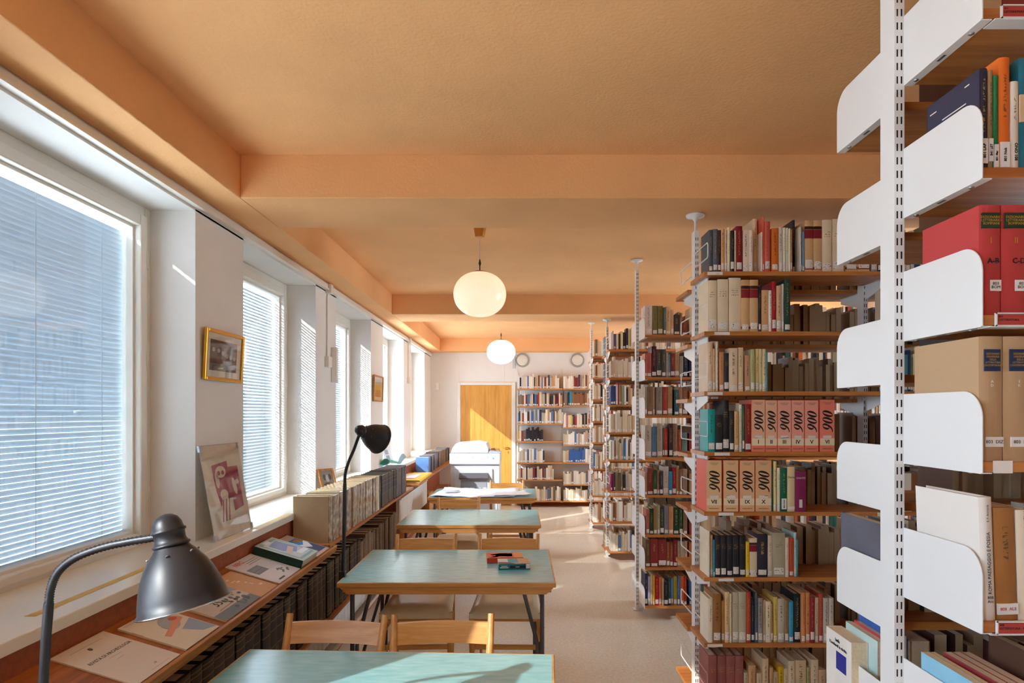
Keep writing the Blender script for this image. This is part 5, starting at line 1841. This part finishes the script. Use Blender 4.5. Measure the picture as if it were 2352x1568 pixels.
st1 = [q1(96, 1735), q1(100, 1568), q1(106, 1460), q1(112, 1385)]
nk1 = [q1(112, 1387), q1(117, 1350), q1(134, 1312), q1(172, 1281), q1(235, 1257), q1(300, 1243), q1(362, 1233)]
hd = P(379, 1180, 1.52)
reading_lamp(st1, nk1, hd, (.24, -.05, -1), .985, P(96, 1735, 1.52).z, 'black gooseneck reading lamp in the foreground by the nearest window')
def q2(x, y, Y=3.66):
    return P(x, y, Y)
st2 = [q2(787, 1338), q2(790, 1240), q2(792, 1110)]
nk2 = [q2(792, 1112), q2(793, 1088), q2(800, 1062), q2(812, 1034), q2(820, 1012), q2(826, 996)]
reading_lamp(st2, nk2, q2(818, 984), (.52, .78, -.34), .86, TZ + .01, 'black gooseneck reading lamp clamped to the table with paperbacks')

# ------------------------------------------------------------------ globe pendants
def pendant(x, y, zc, mat, label):
    r = empty('globe_pendant', (x, y, zc), label, 'ceiling lamp', 'opal globe pendants')
    T = Matrix.Translation((x, y, 0))
    MB().lathe([(.028, 2.845), (.032, 2.847), (.047, 2.928), (.047, 2.932)], T, 24).build('canopy', 'brass', r, smooth=True, sharp=50)
    MB().tube([(x, y, zc + .235), (x, y, 2.85)], .0028, 6).build('cord', 'cable', r)
    MB().lathe([(.003, zc + .19), (.006, zc + .20), (.009, zc + .212), (.006, zc + .225), (.003, zc + .24)], T, 10).build('hook', 'lamp_black', r, smooth=True)
    MB().tube([(x, y, zc + .150), (x, y, zc + .20)], .004, 8).build('stem', 'lamp_black', r)
    MB().lathe([(.072, zc + .136), (.062, zc + .147), (.040, zc + .156), (.004, zc + .160)], T, 32).build('cap', 'copper', r, smooth=True, sharp=60)
    prof = []
    for k in range(25):
        a = -math.pi / 2 + math.pi * k / 24
        ca, sa = math.cos(a), math.sin(a)
        prof.append((max(.0005, .180 * (abs(ca) ** .92)), zc + .153 * math.copysign(abs(sa) ** .97, sa)))
    MB().lathe(prof, T, 48, False).build('globe', mat, r, smooth=True)
pendant(-.28, .70, 2.456, 'opal_glass', 'opal globe pendant lamp overhead at the viewpoint')
pendant(-.276, 4.40, 2.456, 'opal_glass', 'opal globe pendant lamp, the nearer one in view')
pendant(-.242, 8.13, 2.413, 'opal_glass_bright', 'bright opal globe pendant lamp before the back wall')

# ------------------------------------------------------------------ photocopier
cx0, cx1, cy0, cy1 = -1.01, -.30, 9.30, 9.98
r = empty('photocopier', (-.65, 9.64, 0), 'large white office photocopier standing before the wooden door', 'photocopier')
MB().box(cx0, cx1, cy0 + .02, cy1, .03, .90).build('cabinet', 'copier_white', r, bevel=.012)
MB().box(cx0 + .06, cx1 - .10, cy0 - .006, cy0 + .03, .10, .84).build('front_panel', 'plastic_grey', r, bevel=.008)
for k in range(3):
    dz = .10 + k * .14
    d_ = MB().box(cx0 + .03, cx1 - .03, cy0 + .004, cy0 + .024, dz, dz + .125).build('drawer', 'plastic_grey', r, bevel=.005)
    MB().box(cx0 + .28, cx1 - .28, cy0 - .004, cy0 + .006, dz + .085, dz + .105).build('drawer_handle', 'plastic_mid', d_, bevel=.003)
m = MB()
m.prism([(cy0 - .08, .70), (cy0 - .08, .715), (cy0 + .02, .80), (cy0 + .02, .68)], lambda y, z: (cx0 + .13, y, z), lambda y, z: (cx1 - .16, y, z))
m.build('output_tray', 'plastic_dark', r, bevel=.004)
MB().box(cx0 + .15, cx1 - .18, cy0 - .012, cy0 + .01, .44, .67).build('finisher_panel', 'plastic_mid', r, bevel=.006)
for k in range(4):
    MB().box(cx0 + .20 + k * .09, cx0 + .26 + k * .09, cy0 - .022, cy0 - .008, .46, .57).build('finisher_rib', 'plastic_grey', r, bevel=.004)
MB().box(cx0 - .01, cx1 + .01, cy0 - .02, cy1, .90, 1.06).build('scanner_body', 'copier_white', r, bevel=.015)
for k in range(3):
    MB().lathe([(.007, 0), (.007, .004), (.001, .005)], M3((1, 0, 0), (0, 0, 1), (0, -1, 0), (cx0 + .10 + k * .22, cy0 - .02, 1.0)), 10).build('button', 'plastic_mid', r)
MB().lathe([(.012, 0), (.012, .005), (.001, .006)], M3((1, 0, 0), (0, 0, 1), (0, -1, 0), (cx1 - .09, cy0 - .02, .99)), 14).build('start_button', 'tint', r).color = lin('4aa8d8')
m = MB()
m.prism([(0, 1.062), (.03, 1.14), (.08, 1.20), (.40, 1.225), (.52, 1.20), (.545, 1.13), (.55, 1.062)], lambda x, z: (cx0 + x, cy0 + .03, z), lambda x, z: (cx0 + x, cy1 - .03, z))
m.build('document_feeder', 'copier_white', r, bevel=.012)
MB().box(cx0, cx0 + .56, cy0 + .02, cy1 - .02, 1.058, 1.066).build('lid_gap', 'plastic_dark', r)
m = MB()
m.prism([(cx1 - .16, 1.062), (cx1 - .14, 1.10), (cx1 + .02, 1.08), (cx1 + .02, 1.062)], lambda x, z: (x, cy0 + .02, z), lambda x, z: (x, cy0 + .30, z))
m.build('control_panel', 'plastic_mid', r, bevel=.004)
for k in range(4):
    tag(MB().box(cx1 - .15 + .004 * k, cx1 - .01 - .003 * k, cy0 + .32, cy0 + .55, 1.061 + .012 * k, 1.072 + .012 * k).build('paper_ream', 'kraft', origin=(cx1 - .1, cy0 + .4, 1.061 + .012 * k)),
        'brown paper bundle on the photocopier, %s from the bottom' % ORD[k], 'paper', 'paper bundles on the photocopier')
tag(MB().tube(smooth_path([(-1.02, 9.45, .75), (-1.05, 9.42, .55), (-1.09, 9.4, .40), (-1.10, 9.5, .02)], 6), .008, 6).build('power_cable', 'plastic_white', smooth=True, origin=(-1.05, 9.4, .02)), 'white cable hanging beside the photocopier', 'cable')
print('BOOKS', NBOOK[0], 'OBJECTS', len(S.objects))
